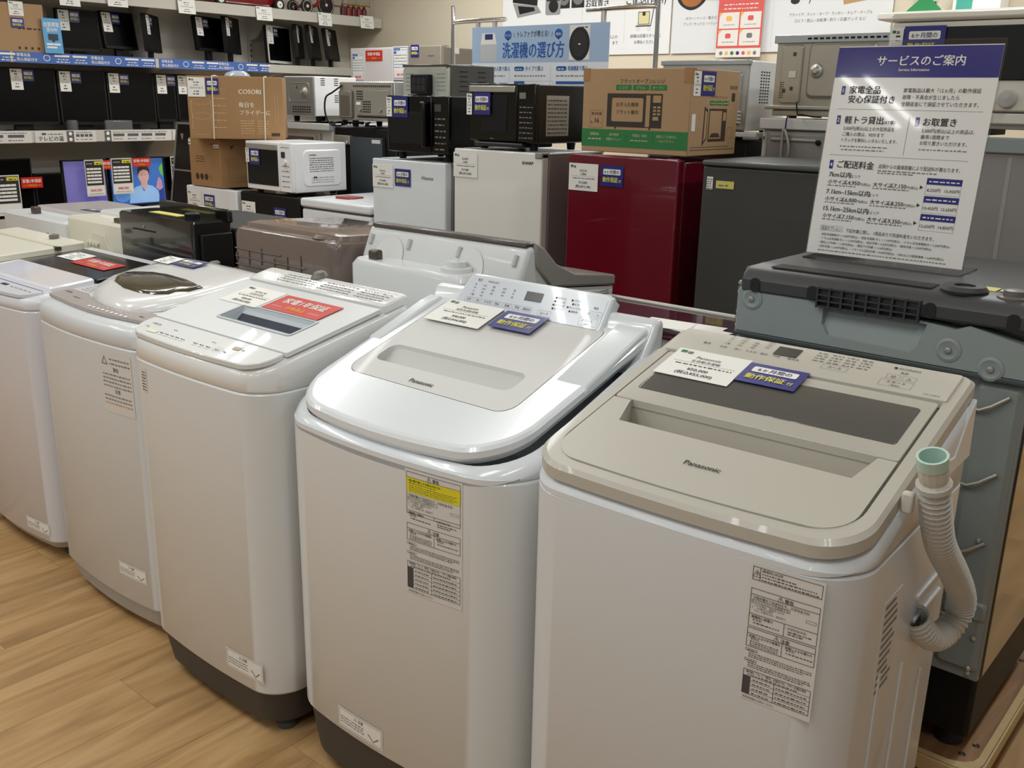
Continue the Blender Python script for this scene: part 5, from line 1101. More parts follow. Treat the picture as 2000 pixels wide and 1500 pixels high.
bn = thing('banner', 'pale blue and white hanging banner about choosing a washing machine', 'banner', ((x0+x1)/2,Yb-.014,z0), 0)
W_ = x1-x0; H_ = z1-z0
bs = MB().box(-W_/2,W_/2,0,.003,0,H_).build('banner_sheet', [mat('banner_white', (234,240,246), .3, coat=.3, var=.01)], bn, smooth=0)
g = MB(); hz = H_*.66
g.rect(-W_/2,W_/2,hz,H_,0)
g.text('洗濯機の選び方', -.03, hz+.03, .092, 1, bold=.025, wmax=.44, y=-.0012); g.text('トレファクが教える!', -.03, hz+.135, .036, 4, bold=.012, wmax=.22, y=-.0012); g.text('\\', -.165, hz+.132, .036, 4, y=-.0012); g.text('/', .105, hz+.132, .036, 4, y=-.0012)
for x, s_ in ((-.21,'サイズ?'),(.15,'機能?')): g.poly(circle(x,hz+.145,.027,20,.025), 1, y=-.001); g.poly([(x-.008,hz+.125),(x+.008,hz+.125),(x,hz+.112)], 1, y=-.001); g.text(s_, x, hz+.138, .016, 3, wmax=.044, y=-.0015)
# pictured washers
g.rect(-.42,-.295,hz+.005,hz+.1,5,y=-.001); g.poly([(-.42,hz+.1),(-.295,hz+.1),(-.31,hz+.16),(-.405,hz+.16)], 3, y=-.001); g.rect(-.385,-.325,hz+.125,hz+.155,6,y=-.0014)
g.rect(.225,.36,hz+.01,hz+.185,3,y=-.001); g.poly([(.292+.068*math.cos(2*pi*i/28), hz+.09+.085*math.sin(2*pi*i/28)) for i in range(28)], 7, y=-.0014); g.poly([(.292+.05*math.cos(2*pi*i/28), hz+.09+.065*math.sin(2*pi*i/28)) for i in range(28)], 8, y=-.0018); g.rect(.285,.3,hz+.086,hz+.092,3,y=-.0022); g.greek(.29,.35,hz+.17,.01,4,y=-.0015)
for x, a in ((-.46,'ご家族の人数で選ぶ'), (-.165,'タイプで選ぶ'), (.135,'乾燥機能で選ぶ')):
    g.rect(x+.005,x+.075,hz-.045,hz-.022,1,r=.009,y=-.001); g.greek(x+.015,x+.065,hz-.039,.01,3,y=-.0015); g.text(a, x+.085, hz-.043, .027, 1, 'l', .012, wmax=.18 if len(a) > 7 else .13, y=-.0012)
    g.greek(x+.005,x+.23,hz-.075,.011,9); g.rect(x+.265,x+.2658,hz-.36,hz-.02,9)
for i in range(3): g.rect(-.455+.09*i,-.385+.09*i,hz-.145,hz-.11,1,r=.004,y=-.001); g.greek(-.445+.09*i,-.395+.09*i,hz-.125,.01,3,y=-.0015)
for j in range(2): g.rect(-.16,-.085,hz-.14-.05*j,hz-.1-.05*j,1,y=-.001); g.frame(-.16,.12,hz-.14-.05*j,hz-.1-.05*j,.001,9); g.greek(-.15,-.095,hz-.124-.05*j,.012,3,y=-.0015); g.greek(-.07,.1,hz-.124-.05*j,.011,9,y=-.001)
g.rect(.14,.44,hz-.115,hz-.1,1,y=-.001)
for j in range(3): g.greek(.145,.43,hz-.137-.024*j,.01,9)
g.build('banner_print', [BLUEB, BLUED, INKN, PAPER, INK, mat('print_pale_grey', (196,198,202), .5), INKN, mat('print_black', (22,22,24), .4), mat('print_charcoal', (38,38,40), .4), INKG], bs, smooth=0)

# ================================================================ posters on the back wall
def poster(label, x0, x1, z0, z1, y, m, name='wall_poster', rx=0, t=.006):
    o = MB().box(-(x1-x0)/2,(x1-x0)/2,0,t,0,z1-z0).build(name, m, smooth=0); o.location = ((x0+x1)/2,y,z0); o.rotation_euler = (rx,0,0); return tag(o, label, 'poster')
WP = mat('poster_white', (236,236,236), .4, coat=.2, var=.008); WP2 = mat('poster_pale_grey', (228,229,230), .4, coat=.2, var=.008)
p = poster('white wall poster with laptop, camera and delivery cart pictures', -5.22, -3.715, 1.775, 2.5, 5.938, WP)
def at(X_): return X_-(-5.22-3.715)/2
g = MB(); Zp = lambda z: z-1.775
g.poly([(at(-5.12),Zp(2.16)),(at(-4.88),Zp(2.13)),(at(-4.86),Zp(2.4)),(at(-5.13),Zp(2.4))], 0); g.poly([(at(-5.07),Zp(2.05)),(at(-4.84),Zp(2.08)),(at(-4.88),Zp(2.13)),(at(-5.12),Zp(2.155))], 1); g.poly([(at(-5.05),Zp(2.075)),(at(-4.9),Zp(2.095)),(at(-4.91),Zp(2.12)),(at(-5.07),Zp(2.135))], 0, y=-.001)
for x in (-4.63,-4.5): g.rect(at(x-.06),at(x+.055),Zp(2.1),Zp(2.35),0); g.poly(circle(at(x),Zp(2.17),.05,20), 2, y=-.001); g.poly(circle(at(x),Zp(2.17),.018,14), 0, y=-.0014)
g.rect(at(-4.8),at(-4.66),Zp(2.06),Zp(2.2),3,y=-.0012,r=.015); g.poly(circle(at(-4.725),Zp(2.12),.045,20), 0, y=-.0016); g.rect(at(-4.79),at(-4.67),Zp(2.155),Zp(2.175),0,y=-.0014)
g.text('お取置き', at(-4.33), Zp(2.1), .068, 4, bold=.02, wmax=.2); g.text('ご配送(有料)', at(-3.92), Zp(2.105), .07, 4, bold=.02, wmax=.32)
for x in (-4.46,-4.09): g.rect(at(x),at(x+.003),Zp(1.85),Zp(2.45),5)
c = at(-3.93)
g.rect(c-.045,c+.045,Zp(1.97),Zp(2.05),6); g.frame(c-.047,c+.047,Zp(1.968),Zp(2.052),.004,4,y=-.001); g.rect(c-.012,c+.012,Zp(2.025),Zp(2.05),4,y=-.0012); g.rect(c-.065,c+.06,Zp(1.955),Zp(1.963),4); g.poly([(c+.055,Zp(1.96)),(c+.061,Zp(1.96)),(c+.08,Zp(2.07)),(c+.073,Zp(2.07))], 4)
for x in (-.045,.045): g.poly(circle(c+x,Zp(1.94),.014,14), 5); g.poly(circle(c+x,Zp(1.94),.008,14), 7, y=-.001)
g.text('詳細は店頭スタッフに', at(-3.91), Zp(1.885), .026, 4, wmax=.25); g.text('お尋ねください。', at(-3.91), Zp(1.845), .026, 4, wmax=.18); g.text('以上の', at(-4.18), Zp(1.885), .026, 4, wmax=.08); g.text('まで', at(-4.16), Zp(1.845), .026, 4, wmax=.05)
for i in range(3): g.rect(c+.085,c+.125,Zp(2.0+.02*i),Zp(2.003+.02*i),5)
g.build('poster_print', [mat('print_black'), mat('print_silver', (150,150,150), .5), INKG, mat('print_silver'), INK, PAPERG, mat('print_sand', (222,210,160), .5), WP], p, smooth=0)
p = poster('pale wall poster with guitar and outdoor goods pictures', -3.7, -2.225, 1.775, 2.5, 5.936, WP2)
at2 = lambda X_: X_-(-3.7-2.225)/2
g = MB(); c = at2(-3.56)
g.poly([(c+.1*math.cos(a)*(1+.12*math.cos(2*a)), Zp(2.13)+.085*math.sin(a)) for a in [2*pi*i/30 for i in range(30)]], 0); g.poly([(c+.085*math.cos(a), Zp(2.135)+.07*math.sin(a)) for a in [2*pi*i/30 for i in range(30)]], 1, y=-.001); g.rect(c-.035,c+.03,Zp(2.115),Zp(2.13),2,y=-.0014)
g.poly([(at2(-3.47),Zp(2.1)),(at2(-3.25),Zp(2.09)),(at2(-3.25),Zp(2.2)),(at2(-3.47),Zp(2.17))], 2); 
for i in range(7): g.rect(at2(-3.42)+.022*i,at2(-3.41)+.022*i,Zp(2.12),Zp(2.15),0,y=-.001)
for s_, x, z, wm in (('ギター / ベース / 電子ピアノ', -3.46, 1.985, .3), ('アンプ / サックス / トランペット', -3.46, 1.95, .3), ('アウトドア：テント・タープ・ランタン・チェア・テーブル', -2.6, 1.98, .52), ('ゴルフ / 登山 / 自転車 / 釣り / 応援グッズ など', -2.6, 1.945, .46)): g.text(s_, at2(x), Zp(z), .022, 3, wmax=wm)
g.poly(circle(at2(-2.83),Zp(2.07),.03,16,.02), 0); g.rect(at2(-2.85),at2(-2.81),Zp(2.07),Zp(2.15),4); g.poly([(at2(-2.74),Zp(2.05)),(at2(-2.735),Zp(2.05)),(at2(-2.7),Zp(2.2)),(at2(-2.71),Zp(2.2))], 0); g.poly([(at2(-2.52),Zp(2.035)),(at2(-2.34),Zp(2.06)),(at2(-2.34),Zp(2.075)),(at2(-2.525),Zp(2.06))], 5); g.poly(circle(at2(-2.3),Zp(2.08),.05,18,.03), 6)
g.rect(at2(-2.97),at2(-2.967),Zp(1.8),Zp(2.5),7); g.build('poster_print', [mat('print_black'), GUIT, PAPERG, INKG, mat('print_teal_grey', (110,120,126), .5), mat('print_tan', (190,150,96), .5), mat('print_wine', (140,40,52), .5), PAPERG], p, smooth=0)
p = poster('coral and white flyer poster with four boxes hung over the wall posters', -3.338, -3.02, 1.745, 2.3, 5.905, mat('flyer_paper', (240,234,228), .12, coat=.7, var=.01), name='flyer_poster', t=.003)
g = MB(); Zf = lambda z: z-1.745
g.rect(-.159,.159,Zf(1.8),Zf(2.3),0); g.text('創業30周年', -.03, Zf(2.12), .034, 1, bold=.01, wmax=.2, y=-.0012); g.text('3', .11, Zf(2.1), .08, 1, bold=.02, y=-.0012); g.text('5', .135, Zf(2.1), .06, 1, bold=.02, y=-.0012); g.greek(-.12,.12,Zf(2.06),.012,1,y=-.001); g.greek(-.12,.12,Zf(2.035),.012,1,y=-.001)
for i in range(2):
    for j in range(2):
        a, b_ = -.148+.152*i, Zf(1.815+.105*j); g.rect(a,a+.142,b_,b_+.097,1,y=-.001); g.poly([(a,b_+.097),(a,b_+.07),(a+.025,b_+.097)], 2, y=-.0014); g.rect(a+.05,a+.09,b_+.045,b_+.075,(0,2,3,0)[i*2+j],y=-.0014,r=.01); g.greek(a+.03,a+.115,b_+.02,.008,3,y=-.0014)
for i, m_ in enumerate((3,2,4,5,0,2,3)): g.poly(circle(-.12+.04*i,Zf(1.77),.012,12), m_, y=-.001)
g.build('poster_print', [PINK, mat('flyer_paper'), mat('print_amber', (240,180,90), .5), INKG, GREEN, INKN], p, smooth=0)
# wall shelf at the upper right
r = thing('wall_shelf', 'white wall shelf with slotted upright at the upper right', 'shelf', (-1.2,5.945,0), 0)
MB().box(-.95,1.6,-.42,0,1.905,1.945).build('shelf_board', SHELFM, r, bevel=.01, seg=3); bx('upright', -.9, -.872, -.02, 0, .3, 2.6, SHELFM, r, .003)
for i in range(14): bx('upright_slot', -.892, -.88, -.022, -.018, 1.97+.035*i, 1.99+.035*i, BLACKM, r, 0)
MB().tube([(-.86,-.02,1.99),(-.8,-.1,2.0),(-.68,-.3,2.0)], .008, 8).build('hook', SHELFM, r)
gb = thing('gift_box', 'green and white pyramid carton on the upper right wall shelf', 'box', (-1.93,5.62,1.9455), .2); MB().loft([[(-.09,-.06,0),(.09,-.06,0),(.09,.06,0),(-.09,.06,0)], [(-.004,-.05,.085),(.004,-.05,.085),(.004,.05,.085),(-.004,.05,.085)]]).build('box_body', GREENB, gb, smooth=0); bx('box_base', -.085, .085, .03, .07, 0, .02, PAPER, gb, 0)
gb = thing('gift_box', 'white box with teal panel on the upper right wall shelf', 'box', (-1.7,5.7,1.9455), 0); bx('box_body', -.12, .12, 0, .15, 0, .2, PAPER, gb, .003); bx('box_panel', -.1, -.02, -.003, 0, .01, .19, TEALG, gb, 0)
pn = MB(); pn.tube([(0,0,0),(.09,.0,-.05)], .006, 8); pn.tube([(.01,0,-.02),(.09,0,-.055)], .006, 8); o = pn.build('metal_clip', CHROME); o.location = (-1.345,3.66,1.742); tag(o, 'small metal clip resting on the big silver oven', 'clip')
# ================================================================ television shelving along the left wall (fronts face +x)
XS = -6.59                                   # front edge of the shelves
def wl(y, z, x=XS): return (x, y, z)
pn = struct(MB().box(-7.1,-7.06,-1,5.95,.0,2.9).build('trim_1', WALLW, smooth=0)); 
ups = [2.72,3.86,4.9]
r = thing('shelf_upright_set', 'slotted white steel uprights fixed to the left wall', 'shelf upright', (-7.06,0,0), 0)
for y in ups:
    u = MB().box(0,.03,y-.016,y+.016,.2,2.85).build('upright', SHELFM, r, bevel=.002)
    for i in range(36): bx('slot', .0295, .031, y-.004, y+.004, 1.2+.042*i, 1.222+.042*i, BLACKM, u, 0)
def wall_shelf(label, z, lip, brackets=True, y1=5.93):
    r = thing('wall_shelf', label, 'shelf', (XS,0,z), 0, 'steel shelves of the left wall')
    MB().box(-.44,-.004,-1,y1,-.03,0).build('shelf_board', SHELFM, r, bevel=.002)
    MB().box(-.012,.0,-1,y1,-.03-lip,.012).build('front_rail', SHELFM, r, bevel=.003)
    for y in ups:
        g = MB(); pts = [(-.44,-.032),(-.03,-.032),(-.03,-.05),(-.16,-.065),(-.28,-.11),(-.36,-.19),(-.44,-.21)]
        g.loft([[(a,y-.012,b) for a,b in pts], [(a,y+.012,b) for a,b in pts]]); g.build('bracket', SHELFM, r)
    return r
wall_shelf('top steel shelf carrying the red toy wagon', 2.085, .035)
wall_shelf('steel shelf with blue label strips carrying the angled monitors', 1.672, .02)
wall_shelf('steel shelf with white label strips carrying the row of black televisions', 1.19, .035)
wall_shelf('lowest steel shelf carrying the lit televisions', .635, .03)
# ---- label strips in the shelf rails
def strip_card(label, y0, y1, z0, z1, m, name='label_strip'):
    o = MB().box(-(y1-y0)/2,(y1-y0)/2,0,.0015,0,z1-z0).build(name, m, smooth=0); o.location = (XS+.004,(y0+y1)/2,z0); o.rotation_euler = (0,0,pi/2); return tag(o, label, 'shelf label', 'shelf label strips')
def blue_print(o, w, n):
    g = MB(); h = .066; seg = w/n
    for k in range(n):
        a = -w/2+seg*k+.02; g.text('家電全品', a+.0, .04, .022, 0, 'l', .02, wmax=.1); g.text('安心保証付き', a+.0, .012, .022, 0, 'l', .02, wmax=.14)
        c = a+.19; g.ring([(c+.022*math.cos(t), -.0007, .034+.02*math.sin(t)) for t in [2*pi*i/20 for i in range(20)]], [(c+.018*math.cos(t), -.0007, .034+.016*math.sin(t)) for t in [2*pi*i/20 for i in range(20)]], 0)
        for j in range(2): g.rect(a+.24+.12*j,a+.34+.12*j,.044,.056,0,r=.005); g.greek(a+.26+.12*j,a+.33+.12*j,.026,.01,0); g.greek(a+.25+.12*j,a+.34+.12*j,.01,.01,0)
    g.build('print', INKW, o, smooth=0)
for lab, y0, y1, n in (('blue shelf label strip at the left picture edge',2.35,2.797,1), ('blue shelf label strip under the two left monitors',2.816,3.79,2), ('blue shelf label strip under the middle monitors',3.818,4.745,2)):
    o = strip_card(lab, y0, y1, 1.622, 1.688, BLUEC); blue_print(o, y1-y0, n)
for i, (y0, y1, lab) in enumerate(((2.4,2.872,'white television size strip at the left picture edge'), (2.892,3.1,'white strip reading about television size'), (3.105,3.305,'white strip with four grey boxes right of the reading strip'), (3.367,3.866,'long white strip with grey boxes under the clear bag'), (3.88,4.1,'white strip half hidden by the leaning dark panel'))):
    o = strip_card(lab, y0, y1, 1.125, 1.198, PAPERG); w = y1-y0; g = MB()
    if i == 1: g.text('テレビの温', 0, .012, .034, 0, wmax=w*.8, bold=.02); g.rect(-.06,-.03,.048,.062,1,r=.006); g.greek(-.02,.08,.05,.01,1)
    else:
        n = 4 if i in (2,3) else 3
        if i in (2,3): g.rect(-w/2,-w/2+.045,.0,.073,1); g.poly(circle(-w/2+.022,.055,.012,14), 2, y=-.001); g.poly(circle(-w/2+.022,.018,.012,14), 2, y=-.001)
        for k in range(n): a = -w/2+.06+(w-.08)*k/n; g.rect(a,a+(w-.08)/n*.78,.034,.052,1); g.greek(a,a+(w-.08)/n*.7,.014,.009,1)
        g.greek(-w/2+.06,w/2-.03,.06,.008,1)
    g.build('print', [INK, mat('ink_mid_grey', (88,88,90), .6), PAPER], o, smooth=0)
# ---- hanging price cards on the top rail
for i, (y, z) in enumerate(((3.21,2.035),(3.54,2.055),(4.06,2.05),(4.72,2.05),(5.305,2.05),(5.75,2.058))):
    price_card(('white price card hanging from the top shelf at far left','white price card hanging from the top shelf above the second monitor','white price card hanging below the red wagon front','white price card hanging below the wagon rear wheel','white price card hanging below the red tricycle','white price card hanging at the right end of the top shelf')[i], (XS+.016,y,z), pi/2+.05*(-1)**i, rx=-.1, w=.14, h=.1)
# ---- monitors and televisions
def screen(label, yc, z0, z1, w, phi=0, tilt=0, x=-6.8, stand=.05, bezel=.012, name='monitor', panel=SCREEN, base=1.672, cat='monitor', group='monitors on the upper shelf', white=False):
    """flat screen on a stand: phi turns it away from the wall, tilt leans it back"""
    r = thing(name, label, cat, (x,yc,base+.0005), pi/2+phi, group); h = z1-z0; zb = z0-base
    T_ = Matrix.Translation((0,0,zb)) @ Matrix.Rotation(-tilt,4,'X')
    m = BLACKM if not white else PAPERG
    g = MB(); g.M = T_; g.box(-w/2,w/2,0,.03,0,h); g.build('housing', BLACKM, r, bevel=.004)
    g = MB(); g.M = T_
    for a in ((-w/2,w/2,0,bezel*1.6),(-w/2,w/2,h-bezel,h),(-w/2,-w/2+bezel,0,h),(w/2-bezel,w/2,0,h)): g.box(a[0],a[1],-.004,.002,a[2],a[3])
    g.build('bezel', m, r)
    g = MB(); g.M = T_; g.box(-w/2+bezel,w/2-bezel,-.002,.001,bezel*1.6,h-bezel); sc1 = g.build('display', panel, r, smooth=0)
    if stand:
        MB().box(-stand,stand,.02,.05,.008,zb+h*.4).build('stand_neck', BLACKM, r, bevel=.004); MB().slab(rrect(-.1,.1,-.05,.12,.03) if phi < .3 else rrect(-.07,.07,-.03,.07,.02), 0, .01, ch=.003).build('stand_foot', BLACKM, r)
    return r, T_, w, h
def screen_cards(what, r, T_, w, h, tagw=.07, pw=.075, both=True, x0=None):
    a = -w/2+.012 if x0 is None else x0
    M = Matrix.Translation(r.location) @ Matrix.Rotation(r.rotation_euler.z,4,'Z') @ T_
    def stick(o, x, z):
        q = M @ Matrix.Translation((x,-.006,z)); o.location = q.translation; o.rotation_euler = q.to_euler('XYZ')
    o = price_card('white price card on '+what, (0,0,0), w=pw, h=.13, name='price_card'); stick(o, a+pw/2, h-.075)
    if both: o = warranty_tag('navy warranty tag on '+what, (0,0,0), w=tagw, h=.07); stick(o, a+pw+tagw/2+.004, h-.05)
mons = [('black monitor facing forward beside the blue leaflet',3.363,1.715,1.985,.3,.05,.02,SCREEN,False,.05),
 ('black monitor leaning back on a wide neck, second from left',3.665,1.745,1.995,.28,.2,.16,SCREEN,False,.035),
 ('grey-screened monitor turned sideways beneath the second bracket gap',3.92,1.735,1.99,.36,.8,.05,SCREENG,False,.03),
 ('black monitor on a narrow neck left of the upright',4.39,1.765,2.01,.34,.38,.1,SCREEN,False,.03),
 ('grey-screened monitor turned sideways beside the upright',4.588,1.755,2.02,.34,.68,.05,SCREENG,False,.025),
 ('large black monitor with pale bezel on the bare shelf end',5.02,1.70,1.985,.36,.4,.05,SCREEN,True,.03),
 ('narrow grey monitor turned sideways on a stepped stand',5.23,1.75,2.005,.33,.78,.08,SCREENG,False,.025),
 ('dark monitor pair member with tall slanted stand',5.39,1.745,2.012,.36,.7,.12,SCREENG,False,.02),
 ('dark monitor at the right end of the monitor shelf',5.575,1.745,1.998,.34,.62,.14,SCREENG,False,.025)]
for lab, yc, z0, z1, w_, phi, tilt, pan_, wh, st_ in mons:
    rr_ = screen(lab, yc, z0, z1, w_, phi, tilt, panel=pan_, white=wh, stand=st_); screen_cards('the '+lab.split(',')[0], *rr_)
# carton and leaflet left of the monitors
r = thing('monitor_carton', 'tall brown monitor carton at the upper left picture edge', 'carton', (-6.6,2.89,1.6735), pi/2, 'cartons on the monitor shelf')
MB().box(-.26,.15,.0,.2,0,.305).build('box', KRAFT3, r, bevel=.003); bx('dark_insert', .06, .2, .06, .2, 0, .3, mat('dark_carton', (60,34,28), .6), r, .002)
g = MB(); g.greek(-.02,.12,.15,.018,0)
for i in range(4): g.rect(-.03+.04*i,-.015+.04*i,.03,.045,0)
g.build('carton_print', [INKB], r, smooth=0)
price_card('white price card on the tall monitor carton', (-6.596,2.87,1.945), pi/2, w=.09, h=.085); warranty_tag('navy warranty tag on the tall monitor carton', (-6.596,2.87,1.86), pi/2, w=.08, h=.06)
o = MB().box(-.06,.06,0,.002,0,.215).build('leaflet', BLUEL, smooth=0); o.location = (-6.57,3.075,1.686); o.rotation_euler = (-.06,0,pi/2); tag(o, 'light blue leaflet with a monitor picture standing on the shelf edge', 'leaflet')
g = MB(); g.text('出張買取', 0, .165, .032, 0, bold=.02, wmax=.1); g.text('受付中', 0, .135, .028, 0, bold=.02, wmax=.07); g.rect(-.03,.035,.08,.12,1,r=.003); g.rect(-.008,.012,.07,.08,1); g.rect(-.045,.0,.05,.062,2); g.rect(.003,.045,.05,.062,2); g.rect(-.045,.02,.032,.042,0); g.build('print', [INKW, mat('print_dark_blue', (36,50,64), .5), mat('print_cream', (240,232,216), .5)], o, smooth=0)
# televisions on the middle shelf
tvs = [('black television at the left picture edge on the middle shelf',2.90,1.235,1.595,.46), ('black television second from left on the middle shelf',3.31,1.232,1.59,.335), ('black television in the middle of the middle shelf',3.665,1.232,1.588,.355), ('black television left of the red-tagged one',3.93,1.25,1.588,.16), ('black television with red tag beside the corded carton',4.17,1.245,1.588,.3)]
for i, (lab, yc, z0, z1, w_) in enumerate(tvs):
    rr_ = screen(lab, yc, z0, z1, w_, 0, .03, x=-6.72, stand=.06, base=1.19, name='television', cat='television', group='televisions on the middle shelf', panel=SCREEN)
    r0, T0, ww, hh_ = rr_
    g = MB(); g.M = T0; g.box(-ww/2+.02, -ww/2+.02+ww*.0001, -.0025,-.002,.03,.031)
    screen_cards('the '+lab, *rr_, both=(i != 4), x0=-ww/2+(.17 if i == 0 else .015))
guarantee_tag('red guarantee tag on the television beside the corded carton', (-6.74+.015,4.105,1.44), pi/2, w=.13, h=.075)
# small things on the middle shelf
for i, (y, w_, h_, m_, nm, lab, ct) in enumerate(((3.17,.07,.075,mat('speaker_grey', (86,86,86), .5),'small_speaker','small grey cylinder speaker in front of the televisions','speaker'),)):
    o = MB(); o.lathe([(0,0),(.035,0),(.037,.06),(.033,.075),(0,.075)], n=18); o = o.build(nm, m_); o.location = (-6.635,y,1.191); tag(o, lab, ct)
r = thing('clear_bag', 'clear plastic bag with white card standing on the middle shelf', 'bag', (-6.625,3.5,1.1905), pi/2)
bx('bag_film', -.1, .1, .0, .03, 0, .075, mat('film_clear', (210,214,220), .15, trans=.85), r, .008); bx('bag_card', -.03, .01, .008, .012, .002, .072, PAPER, r, 0); bx('bag_contents', .015, .06, .006, .02, .01, .06, mat('bag_grey', (150,150,152), .4), r, .006)
for i, (y, L) in enumerate(((2.82,.09),(3.28,.07))):
    o = MB(); o.box(-L/2,L/2,-.015,.015,0,.018); o = o.build('remote_control', BLACKM, bevel=.004); o.location = (-6.62,y,1.1905); o.rotation_euler = (0,0,pi/2); tag(o, ('black remote control at the left of the middle shelf','black remote control beside the grey speaker')[i], 'remote')
# lit and dark televisions on the lowest shelf
LITA = mat('screen_lilac', (104,98,158), .3, var=.25, scale=4, emit=.5); LITB = mat('screen_sky', (50,98,168), .3, var=.35, scale=5, emit=.5)
def low_tv(lab, yc, z0, z1, w_, panel=SCREEN): return screen(lab, yc, z0, z1, w_, 0, .03, x=-6.72, stand=.06, base=.635, bezel=.009, name='television', cat='television', group='televisions on the lowest shelf', panel=panel)
low_tv('black television at the lower left picture edge', 2.72, .67, 1.02, .37)
low_tv('lower black television left of the lit screens', 3.012, .66, .918, .19)
r, T0, w_, h_ = low_tv('lit television with lilac picture and 60,500 price sheet', 3.265, .668, .998, .31, LITA)
def E_(n, c): return mat(n, c, .3, var=.2, scale=9, emit=.45)
disp = [c for c in r.children if c.name.startswith('display')][0]
g = MB(); g.M = T0; g.poly([(-.02,.02),(.14,.02),(.14,.1),(.09,.14),(.02,.13),(-.02,.08)], 0, y=-.003); g.poly([(.09,.12),(.14,.12),(.14,.26),(.1,.24)], 1, y=-.003); g.build('screen_picture', [E_('pic_violet', (96,90,170)), E_('pic_blue_deep', (40,60,130)), E_('pic_lilac_light', (150,140,205))], disp, smooth=0)
r, T0, w_, h_ = low_tv('lit television showing a person in a pale blue shirt', 3.655, .66, 1.003, .43, LITB)
disp = [c for c in r.children if c.name.startswith('display')][0]
g = MB(); g.M = T0; hx_ = .075
g.poly([(-.08,.02),(-.07,.1),(-.02,.135),(.05,.15),(.11,.135),(.15,.1),(.165,.02)], 0, y=-.003)       # shirt
g.poly([(.02,.14),(.045,.105),(.07,.14),(.07,.17),(.02,.17)], 1, y=-.0034); g.poly(circle(.045,.212,.042,22,.055), 1, y=-.0036)
g.poly([(-.0,.215),(.0,.26),(.02,.285),(.05,.292),(.082,.28),(.093,.25),(.09,.21),(.08,.245),(.05,.255),(.02,.245)], 2, y=-.004); g.poly([(.02,.14),(.045,.105),(.038,.1)], 3, y=-.004)
for x in (.03,.06): g.poly(circle(x,.215,.0045,8,.0025), 2, y=-.0042)
g.poly([(.038,.183),(.053,.183),(.045,.18)], 4, y=-.0042)
g.poly([(.135,.12),(.15,.17),(.165,.2),(.185,.17),(.19,.12),(.17,.1)], 4, y=-.003); g.poly([(.17,.26),(.2,.3),(.2,.2),(.18,.22)], 5, y=-.003); g.poly([(.15,.02),(.2,.02),(.2,.12),(.16,.1)], 3, y=-.0032); g.poly(circle(-.13,.08,.06,16,.05), 6, y=-.003)
g.build('screen_picture', [E_('pic_shirt', (132,170,214)), E_('pic_skin', (186,146,140)), E_('pic_hair', (44,32,40)), E_('pic_navy', (34,58,130)), E_('pic_rose', (176,130,160)), E_('pic_green', (90,170,60)), E_('pic_sky', (86,140,206))], disp, smooth=0)
low_tv('black television right of the lit screens', 3.97, .66, 1.0, .2)
xt = -6.672
spec_card('dark price sheet on the black television at the lower left edge', (xt,2.71,.79), pi/2, w=.17, h=.26, price='')
spec_card('dark price sheet reading 60,500 on the lilac screen', (xt,3.31,.875), pi/2, price='¥60,500', w=.135, h=.25)
spec_card('dark price sheet reading 88,000 between the lit televisions', (xt,3.512,.88), pi/2, price='¥88,000', w=.155, h=.25)
spec_card('dark price sheet on the black television right of the lit screens', (xt,3.97,.88), pi/2, price='¥2', w=.15, h=.25)
guarantee_tag('red guarantee tag on the lower black television', (xt,2.875,.865), pi/2, w=.14, h=.07); guarantee_tag('red guarantee tag above the person on the lit screen', (xt,3.665,.972), pi/2, w=.14, h=.062)
guarantee_tag('red guarantee tag edge beside the 60,500 price sheet', (xt-.004,3.405,.962), pi/2, w=.06, h=.062)

# ================================================================ toys on the top shelf
r = thing('toy_wagon', 'red metal toy wagon with white-hubbed black wheels on the top shelf', 'toy wagon', (-6.785,4.63,2.0865), pi/2)
MB().loft([[(x,y,.025) for x,y in rrect(-.28,.28,-.1,.1,.02)], [(x,y,.135) for x,y in rrect(-.31,.31,-.12,.12,.03)], [(x,y,.145) for x,y in rrect(-.315,.315,-.125,.125,.03)]]).build('tray', TOYRED, r)
for x in (-.24,.285):
    for y in (-.135,.135):
        s_ = -1 if y < 0 else 1
        wh = MB().lathe([(0,-.012),(.042,-.012),(.046,-.006),(.046,.006),(.042,.012),(0,.012)], (x,y,.046), 'y', 24).build('wheel', RUBBER, r)
        MB().lathe([(0,0),(.026,0),(.026,.003*s_),(.01,.006*s_),(0,.006*s_)], (x,y+.0115*s_,.046), 'y', 20).build('hub', INKW, wh); MB().lathe([(0,0),(.006,0),(.004,.003*s_),(0,.003*s_)], (x,y+.0175*s_,.046), 'y', 10).build('hub_cap', TOYRED, wh)
    MB().tube([(x,-.135,.046),(x,.135,.046)], .006, 8).build('axle', BLACKM, r)
MB().tube([(.3,0,.07),(.42,0,.11),(.5,0,.18)], .008, 8).build('handle', BLACKM, r)
MB().box(-.28,.28,-.107,-.1,.03,.036).build('trim', CHROME, r)
r = thing('toy_tricycle', 'red toy tricycle with cream spoked wheels on the top shelf', 'toy tricycle', (-6.73,5.3,2.0865), pi/2)
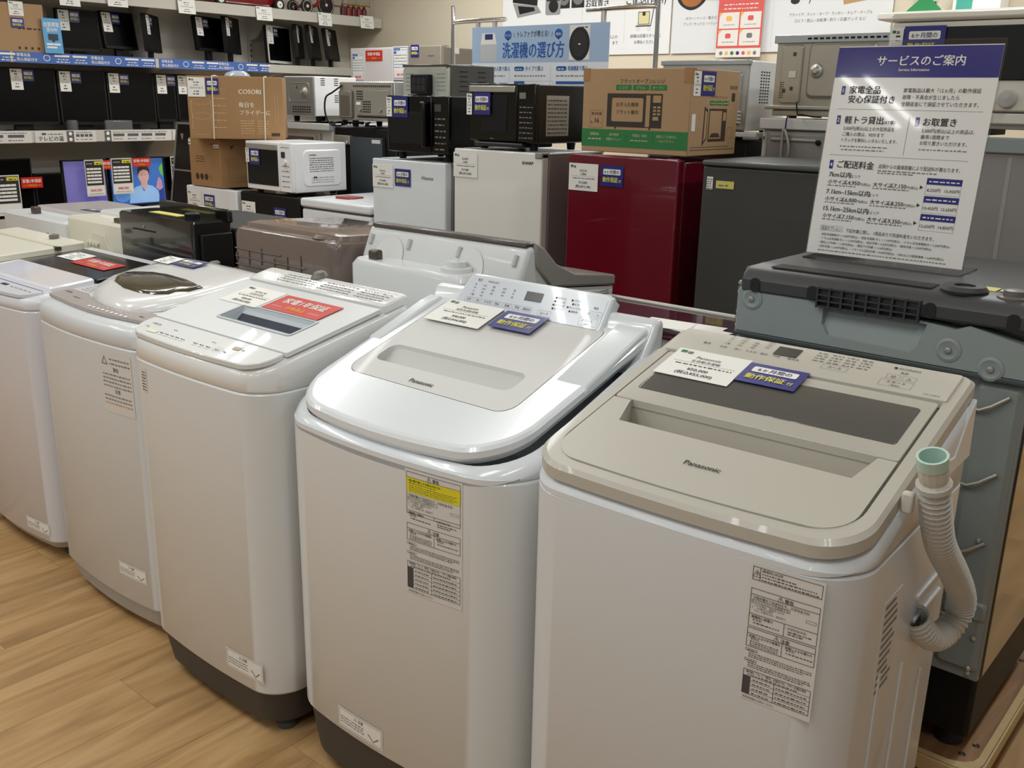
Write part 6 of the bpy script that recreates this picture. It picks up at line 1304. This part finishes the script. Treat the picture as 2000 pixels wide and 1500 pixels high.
def trike_wheel(x, y, R_):
    wh = MB().lathe([(R_-.012,-.008),(R_,-.006),(R_,.006),(R_-.012,.008),(R_-.014,0)], (x,y,R_), 'y', 26).build('tyre', RUBBER, r)
    MB().lathe([(R_-.02,-.006),(R_-.01,-.009),(R_-.01,.009),(R_-.02,.006)], (x,y,R_), 'y', 26).build('rim', mat('cream_rim', (222,210,186), .4), wh); MB().lathe([(0,-.012),(.012,-.012),(.012,.012),(0,.012)], (x,y,R_), 'y', 14).build('hub', mat('cream_rim'), wh)
    for i in range(8):
        a = 2*pi*i/8; MB().tube([(x,y,R_),(x+(R_-.015)*math.cos(a),y,R_+(R_-.015)*math.sin(a))], .0035, 6).build('spoke', mat('cream_rim'), wh)
trike_wheel(.125,-.02,.085); trike_wheel(-.13,-.1,.055); trike_wheel(-.13,.08,.055)
MB().tube([(-.13,-.1,.055),(-.13,.08,.055)], .007, 8).build('axle', TOYRED, r); MB().tube(spline([(-.13,-.01,.06),(-.04,-.015,.06),(.04,-.02,.09),(.08,-.02,.2)], 5), .014, 10).build('frame', TOYRED, r); MB().tube([(-.03,-.02,.06),(-.06,-.02,.2)], .011, 8).build('seat_post', TOYRED, r); MB().tube([(.125,-.02,.085),(.09,-.02,.25)], .01, 8).build('fork', TOYRED, r)
MB().slab(rrect(-.12,-.0,-.06,.02,.03), .2, .215).build('seat', TOYRED, r)
r = thing('toy_rack', 'red and gold trolley-like rack with bottles at the end of the top shelf', 'rack', (-6.7,5.69,2.0865), pi/2)
for x in (-.16,.15):
    for y in (-.08,.1): MB().tube([(x,y,0),(x,y,.3)], .006, 8).build('post', BROWND if x < 0 else GALV, r)
for z in (.1,.2):
    MB().tube([(-.16,-.08,z),(.15,-.08,z)], .005, 8).build('rail', mat('brass', (176,132,50), .3, metal=.7), r); MB().tube([(-.16,.1,z),(.15,.1,z)], .005, 8).build('rail', mat('brass'), r)
MB().box(-.16,.15,-.08,.1,.0,.012).build('tray', mat('brass'), r)
for i in range(5): MB().lathe([(0,.012),(.022,.012),(.022,.075),(.01,.09),(.01,.11),(0,.11)], (-.12+.058*i,-.03,0), n=12).build('bottle', TOYRED if i % 2 else mat('ruby', (96,16,20), .2, coat=.4), r)
